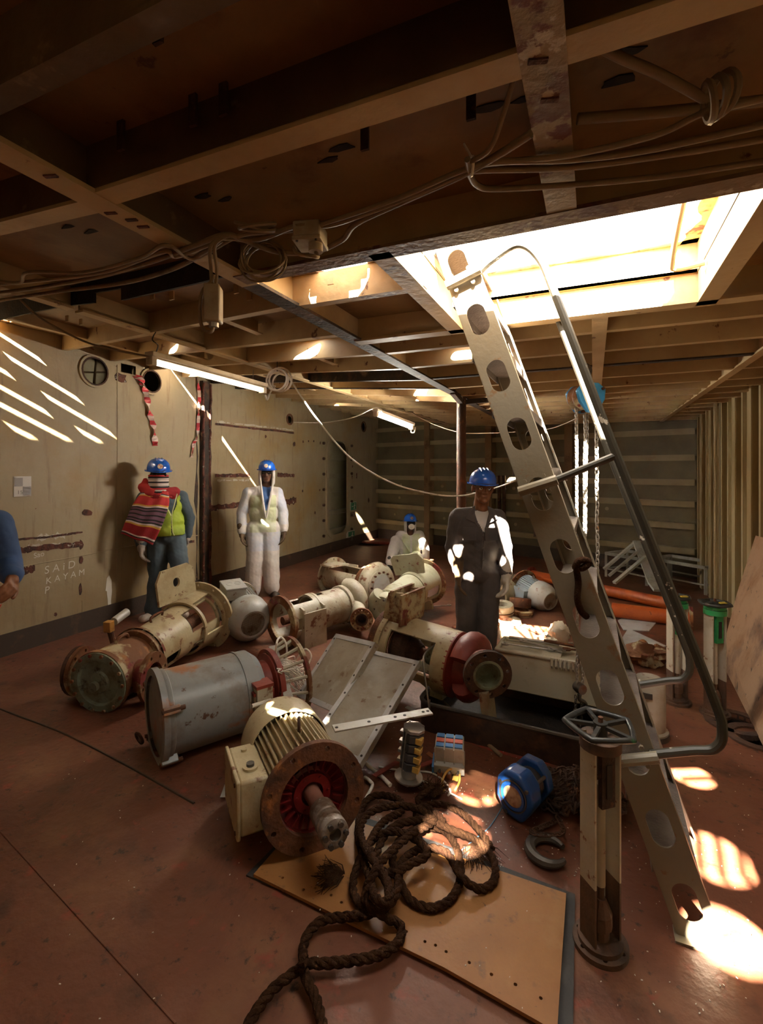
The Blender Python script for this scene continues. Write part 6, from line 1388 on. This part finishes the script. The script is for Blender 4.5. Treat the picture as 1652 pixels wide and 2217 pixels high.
# ---- man in dark overalls beside the ladder
pos = G(1035, 1465); r3 = proot('man in dark grey overalls and blue helmet, standing in the sun by the ladder', pos, YAW - .10)
HR = (Matrix.Rotation(.10, 3, 'Z') @ Matrix.Rotation(.03, 3, 'Y'))
J = V3(dict(head=(.035, -.03, 1.525), neck=(.02, .01, 1.36), chest=(-.005, .02, 1.19), pelvis=(.0, .03, .86), shL=(.15, .0, 1.285), shR=(-.155, .03, 1.285), elL=(.215, .02, 1.05), elR=(-.205, .05, 1.03), wrL=(.215, -.05, .85), wrR=(-.155, -.03, .86),
            hipL=(.085, .03, .82), hipR=(-.085, .03, .82), knL=(.075, .0, .44), knR=(-.095, .0, .44), anL=(.065, .03, .07), anR=(-.10, .04, .07)))
bd_ = remesh('body', bodyprims(J, 0, HR), .0062, m_skin, r3, 2)
face(r3, J['head'], HR); helmet(r3, J['head'] + Vector((0, 0, -.008)), HR, False, .96)
def pk3(c, n): # open neck: the V of the white shirt
    v = 1.345 - c.z
    if n.y < .2 and 0 < v < .165 and abs(c.x - .022 - .10 * v) < .075 * (1 - v / .17) + .004 and c.y < -.03: return 1
    return 0
ov = remesh('overalls', clothprims(J), .0075, [m_navy, m_tee], r3, 3, .010, 3, pk3, (7, 7, 11))
mk = lambda pts, r, nm, m: MB().tube(spline(pts, 5), r, 7).build(nm, m, ov)
for s_ in (-1, 1):
    x0 = .022
    MB().add([(x0 + s_ * .05, -.045, 1.385), (x0 + s_ * .10, -.055, 1.36), (x0 + s_ * .125, -.082, 1.285), (x0 + s_ * .055, -.112, 1.255), (x0 + s_ * .018, -.118, 1.20), (x0 + s_ * .055, -.085, 1.33)], [(0, 1, 2, 5), (5, 2, 3, 4)]).build('collar', m_navy, ov, smooth=0)
    sd = ov.children[-1].modifiers.new('t', 'SOLIDIFY'); sd.thickness = .007
MB().tube([(x0 + .05, .05, 1.40), (x0, .075, 1.405), (x0 - .05, .05, 1.40)], .018, 8).build('collar_band', m_navy, ov)
mk([(.03, -.128, 1.19), (.03, -.135, 1.10), (.025, -.13, .98), (.02, -.128, .90)], .004, 'placket', m_navy)
for z in (1.16, 1.06, .97): MB().cyl((.03, -.132, z), (.03, -.140, z), .007, n=10).build('button', m_dsteel, ov)
for s_ in (-1, 1): MB().box((s_ * .085 + .005, -.122, 1.17), (.10, .012, .10), rz=s_ * .22).build('chest_pocket', m_navy, ov)
hand('glove', r3, J['wrR'] + Vector((0, -.005, -.02)), (.05, -.1, -1), (1, -.1, 0), m_glovb, 1.12, .38, .0055, .09, thumb=-1)
hand('glove', r3, J['wrL'] + Vector((0, -.005, -.02)), (-.05, -.1, -1), (-1, -.2, 0), m_glovw, 1.12, .5, .0055, .10, thumb=1)
boot(r3, J['anL'], J['anL'] + Vector((.03, -.2, 0))); boot(r3, J['anR'], J['anR'] + Vector((-.04, -.2, 0)))

# ---- man in white coverall near the left wall
pos = G(570, 1292); r2 = proot('man in white hooded coverall and blue helmet standing by the left wall', pos, YAW + .22)
HR = Matrix.Rotation(-.05, 3, 'Z')
J = V3(dict(head=(.045, -.02, 1.625), neck=(.03, .02, 1.46), chest=(.0, .02, 1.27), pelvis=(.0, .02, .92), shL=(.175, .02, 1.355), shR=(-.18, .02, 1.355), elL=(.255, .04, 1.12), elR=(-.275, .04, 1.10), wrL=(.265, -.02, .87), wrR=(-.27, -.02, .86),
            hipL=(.09, .02, .88), hipR=(-.09, .02, .88), knL=(.10, -.01, .48), knR=(-.11, -.01, .48), anL=(.11, .02, .09), anR=(-.13, .02, .07)))
remesh('body', bodyprims(J, 0, HR), .0075, m_skind, r2, 2); face(r2, J['head'], HR, True); helmet(r2, J['head'], HR, True, .98)
def pk2(c, n):
    xx = c.x - .035; v = 1.44 - c.z
    if n.y < .3 and c.y < 0 and v < .42 and abs(xx) < .06 * (1 - v / .43) + .002: return 3 if v < .30 else 4
    if abs(c.x) < .165 and .86 < c.z < 1.34: return 1
    if abs(c.x) > .19 and c.z > .95: return 2
    if c.z < .86 and c.z > .62: return 2
    return 0
remesh('coverall', clothprims(J, 1.12, 1.12, 1.30), .009, [m_tyv, m_tyvl, m_tyvb, m_blue, m_lime], r2, 3, .011, 8, pk2, (6, 6, 7))
hd = MB().lathe([(.098, -.115), (.105, -.10), (.108, .0), (.100, .06), (.088, .075), (.094, .06), (.100, 0), (.096, -.10)], 26, Matrix.Translation(J['head'] + Vector((0, .035, -.01))) @ Matrix.Diagonal((1, 1.12, 1.25, 1)), -pi / 2 + .72, 1.5 * pi - .72, True).build('hood', m_tyv, r2, smooth=60)
for s_ in (-1, 1): MB().tube(spline([J['head'] + Vector((s_ * .075, -.055, .03)), J['head'] + Vector((s_ * .082, -.06, -.06)), J['head'] + Vector((s_ * .068, -.09, -.19)), J['head'] + Vector((s_ * .035 - .005, -.125, -.40)), J['head'] + Vector((-.01, -.14, -.58))], 6), [.014] * 24 + [.008], 7).build('coverall_edge', m_tyv, r2)
MB().box(J['head'] + Vector((0, -.088, .005)), (.13, .02, .038)).build('goggles', m_gog, r2, bevel=.008)
hand('glove', r2, J['wrR'] + Vector((0, -.005, -.01)), (.1, -.15, -1), (1, -.2, 0), m_glovb, 1.2, .4, .007, .08, thumb=-1); hand('glove', r2, J['wrL'] + Vector((0, -.005, -.01)), (-.05, -.15, -1), (-1, -.2, 0), m_glovb, 1.15, .4, .007, .08, thumb=1)
boot(r2, J['anL'], J['anL'] + Vector((.08, -.2, 0))); boot(r2, J['anR'], J['anR'] + Vector((-.02, -.2, 0)))

# ---- man with scarf leaning on the left wall
pos = G(356, 1336); r1 = proot('man in lime vest, red striped scarf and blue helmet, beside the left wall', pos, YAW + .42)
HR = Matrix.Rotation(.12, 3, 'Z') @ Matrix.Rotation(.05, 3, 'X')
J = V3(dict(head=(-.06, -.02, 1.61), neck=(-.05, .03, 1.44), chest=(-.02, .03, 1.25), pelvis=(.03, .02, .92), shL=(.175, .04, 1.345), shR=(-.21, .03, 1.345), elL=(.26, .10, 1.10), elR=(-.30, .05, 1.08), wrL=(.24, .12, .90), wrR=(-.235, -.05, .84),
            hipL=(.11, .02, .88), hipR=(-.07, .02, .88), knL=(.17, -.16, .52), knR=(-.07, -.02, .48), anL=(.14, .0, .09), anR=(-.12, .0, .07)))
remesh('body', bodyprims(J, 0, HR), .0075, m_skind, r1, 2); face(r1, J['head'], HR, True); helmet(r1, J['head'], HR, True, 1.1)
remesh('workwear', clothprims(J, 1.12, 1.12, 1.15), .009, [m_teal], r1, 3, .011, 5, None, (7, 7, 10))
vp = [('e', J['chest'], (.215, .165, .19)), ('e', (J['chest'] + J['pelvis']) / 2, (.208, .16, .21)), ('e', J['pelvis'] + Vector((0, 0, .05)), (.208, .162, .14)), ('c', J['chest'], J['pelvis'], .155, .155), ('c', J['neck'] - Vector((0, 0, .05)), J['shL'] + Vector((-.05, 0, .0)), .085, .09), ('c', J['neck'] - Vector((0, 0, .05)), J['shR'] + Vector((.05, 0, 0)), .085, .09)]
def cutv(c, n):
    x = c.x - .035
    if c.z < .93 + .6 * max(0, abs(x) - .16): return True
    if c.y < 0 and abs(x - .04) < .055 * min(1, max(0, (c.z - 1.16) / .12)) + (.004 if c.z < 1.16 else 0): return True
    if c.z > 1.42: return True
    return abs(c.x - .0) > .215
vst = remesh('vest', vp, .009, [m_lime], r1, 3, .010, 4, None, (7, 7, 12), cutv); sd = vst.modifiers.new('t', 'SOLIDIFY'); sd.thickness = .006
MB().tube(spline([(.13, -.115, 1.40), (.10, -.165, 1.28), (.075, -.178, 1.17), (.08, -.178, 1.0), (.10, -.17, .94)], 6), .006, 6).build('vest_edge', m_limee, vst); MB().tube(spline([(-.02, -.14, 1.38), (.02, -.168, 1.26), (.065, -.180, 1.16)], 6), .006, 6).build('vest_edge', m_limee, vst)
hand('glove', r1, J['wrR'] + Vector((0, -.005, -.01)), (.05, -.1, -1), (1, -.2, 0), m_glovg, 1.25, .55, .007, .08, thumb=-1); hand('glove', r1, J['wrL'] + Vector((0, 0, -.01)), (.05, -.2, -1), (-1, -.2, 0), m_glovg, 1.1, .5, .007, .07, thumb=1)
boot(r1, J['anL'], J['anL'] + Vector((.1, -.2, 0)), m_glovg); boot(r1, J['anR'], J['anR'] + Vector((-.14, -.18, 0)), m_glovg)
MB().box(J['head'] + HR @ Vector((0, -.092, .012)), (.14, .02, .04)).build('goggles', m_gog, r1, bevel=.008)
# scarf: striped cloth in bands
sc_m = [M('scarf_' + n_, c_, .85, bump=.2, bscale=90) for n_, c_ in (('red', (.50, .035, .035)), ('dark_red', (.28, .012, .015)), ('white', (.62, .52, .48)), ('black', (.02, .015, .015)), ('purple', (.17, .08, .12)), ('yellow', (.60, .33, .05)))]
seq = [0] * 5 + [3, 2, 5] + [0] * 7 + [5, 2, 3, 4, 3, 4, 4, 3, 4, 4, 3, 4, 3, 2, 5, 1, 1, 1, 1, 1, 1, 2, 3, 1, 1]
def cloth(name, A, B, nA, depth, parent, sq):
    """sheet between two space curves, banded across"""
    n = len(sq); b = MB(); A = spline(A, 8); B = spline(B, 8); k = len(A)
    def pt(i, j):
        t = i / n * (k - 1); i0 = min(int(t), k - 2); f = t - i0; a = A[i0].lerp(A[i0 + 1], f); c = B[i0].lerp(B[i0 + 1], f); s = j / nA; p = a.lerp(c, s)
        return p + Vector((0, -depth * sin(pi * s) - .010 * sin(s * 17 + i * .12), .006 * sin(s * 11)))
    for i in range(n):
        b.mat(sq[i])
        for j in range(nA): b.add([pt(i, j), pt(i, j + 1), pt(i + 1, j + 1), pt(i + 1, j)], [(0, 1, 2, 3)])
    o = b.build(name, sc_m, parent, smooth=60); sd = o.modifiers.new('t', 'SOLIDIFY'); sd.thickness = .008; return o
hx = J['head']
scf = cloth('scarf', [Vector((-.20, -.03, 1.46)), Vector((-.30, -.12, 1.32)), Vector((-.37, -.15, 1.15)), Vector((-.43, -.14, .985))], [Vector((.04, -.16, 1.43)), Vector((.045, -.21, 1.30)), Vector((-.02, -.225, 1.08)), Vector((-.115, -.21, .86))], 14, .035, r1, seq)
wrap = [0, 3, 2, 2, 3, 2, 2, 3, 0, 2, 3, 0, 1, 1]
b = MB()
for i, mi_ in enumerate(wrap):
    z0 = .0 - .018 * i; rr = .100 + .05 * max(0, i - 6) / 8; b.mat(mi_); q = Matrix.Translation(hx + Vector((0, -.005, z0 - .018))) @ Matrix.Diagonal((1, 1.12, 1, 1))
    b.lathe([(rr + .004 * (i % 2), .0), (rr + .008, .009), (rr + .002, .019)], 26, q)
b.build('scarf_wrap', sc_m, r1, smooth=60)
remesh('scarf_roll', [('c', hx + Vector((-.15, .02, -.14)), hx + Vector((-.05, -.10, -.20)), .06, .055), ('c', hx + Vector((-.15, .02, -.14)), hx + Vector((-.13, .0, -.06)), .055, .03), ('c', hx + Vector((.05, -.09, -.20)), hx + Vector((.17, .0, -.19)), .05, .06), ('c', hx + Vector((.17, 0, -.19)), hx + Vector((.13, -.02, -.28)), .055, .035), ('c', hx + Vector((-.05, -.10, -.20)), hx + Vector((.05, -.09, -.20)), .055, .05)], .010, [sc_m[0], sc_m[1], sc_m[3]], r1, 2, .012, 2, lambda c, n: 1 if c.x > hx.x + .04 else 0)

# ---- man in white coverall sitting on the floor at the back
pos = G(886, 1222); r4 = proot('man in white coverall, dust mask and blue helmet, sitting on the floor at the back', pos, YAW + .05)
HR = Matrix.Rotation(.10, 3, 'Z') @ Matrix.Rotation(-.1, 3, 'X')
J = V3(dict(head=(.02, .0, .72), neck=(.02, .05, .56), chest=(.03, .08, .38), pelvis=(.03, .10, .12), shL=(.20, .09, .50), shR=(-.16, .06, .50), elL=(.30, .10, .28), elR=(-.22, -.02, .30), wrL=(.30, .0, .10), wrR=(-.24, -.20, .20),
            hipL=(.12, .05, .11), hipR=(-.07, .05, .12), knL=(.10, -.40, .14), knR=(-.26, -.22, .44), anL=(-.14, -.46, .10), anR=(-.36, -.40, .10)))
remesh('body', bodyprims(J, 0, HR), .009, m_skind, r4, 2); helmet(r4, J['head'], HR, True, 1.0)
def pk4(c, n):
    if abs(c.x - .03) < .16 and .16 < c.z < .54 and abs(c.x - .03) > .014: return 1
    return 0
remesh('coverall', clothprims(J, 1.1, 1.12, 1.15), .010, [m_tyv, m_tyvl], r4, 3, .011, 6, pk4, (7, 7, 8))
MB().lathe([(.098, -.115), (.105, -.10), (.108, .0), (.100, .06), (.088, .075), (.094, .06), (.100, 0), (.096, -.10)], 24, Matrix.Translation(J['head'] + Vector((0, .035, -.01))) @ Matrix.Diagonal((1, 1.12, 1.25, 1)), -pi / 2 + .72, 1.5 * pi - .72, True).build('hood', m_tyv, r4, smooth=60)
MB().box(J['head'] + HR @ Vector((0, -.085, .005)), (.14, .035, .055)).build('goggles', m_gog, r4, bevel=.012)
remesh('dust_mask', [('e', J['head'] + HR @ Vector((0, -.095, -.055)), (.055, .042, .05)), ('e', J['head'] + HR @ Vector((0, -.105, -.06)), (.03, .045, .03))], .006, m_mask, r4, 2)
hand('glove', r4, J['wrL'], (.1, -.4, -1), (-1, -.2, 0), m_glovw, 1.2, .4, .008, .06, thumb=1); hand('glove', r4, J['wrR'], (0, -.6, .2), (1, 0, -.3), m_glovw, 1.15, .5, .008, .06, thumb=-1)
boot(r4, J['anL'], J['anL'] + Vector((-.2, -.05, 0))); boot(r4, J['anR'], J['anR'] + Vector((-.1, -.18, 0)))

# ---- man in blue at the left edge of the picture
pos = P(-104, 1015, 2.6); r5 = proot('man in blue workwear at the left edge, holding a white and red object', pos, YAW + .45)
HR = Matrix.Rotation(.2, 3, 'Z')
J = V3(dict(head=(-.02, -.05, 1.60), neck=(.0, .02, 1.44), chest=(.0, .03, 1.25), pelvis=(.0, .03, .92), shL=(.19, .0, 1.37), shR=(-.19, .02, 1.37), elL=(.235, .06, 1.15), elR=(-.24, .05, 1.10), wrL=(.285, -.12, 1.10), wrR=(-.12, -.22, 1.0),
            hipL=(.09, .03, .88), hipR=(-.09, .03, .88), knL=(.10, .0, .48), knR=(-.10, .0, .48), anL=(.10, .03, .08), anR=(-.10, .03, .08)))
remesh('body', bodyprims(J, 0, HR), .0085, m_skin, r5, 2); face(r5, J['head'], HR); helmet(r5, J['head'], HR, False)
remesh('workwear', clothprims(J, 1.05, 1.08, 1.05), .009, [m_blue], r5, 3, .012, 9, None, (7, 7, 10))
hand('hand', r5, J['wrL'] + Vector((.005, -.02, -.005)), (.15, -1, -.35), (-.8, .1, -.4), m_skin, 1.0, .75, .005, None, thumb=1); hand('hand', r5, J['wrR'] + Vector((0, -.01, 0)), (.3, -1, -.1), (.3, 0, -1), m_skin, 1.0, .6, .005, None, thumb=-1)
boot(r5, J['anL'], J['anL'] + Vector((.05, -.2, 0))); boot(r5, J['anR'], J['anR'] + Vector((-.05, -.2, 0)))
hc = r5.matrix_world @ (J['wrL'] + Vector((-.03, -.11, -.06))); tl = thing('hand_tool', 'white and red object in the hand of the man at the left edge', 'tool', hc, Matrix.Rotation(.6, 3, 'Y'))
MB().box((0, 0, -.02), (.035, .05, .10)).build('tool_body', m_paper, tl, bevel=.006); MB().box((0, 0, -.08), (.036, .051, .03)).build('tool_end', m_redpl, tl, bevel=.004)

bpy.data.scenes.remove(TMP)
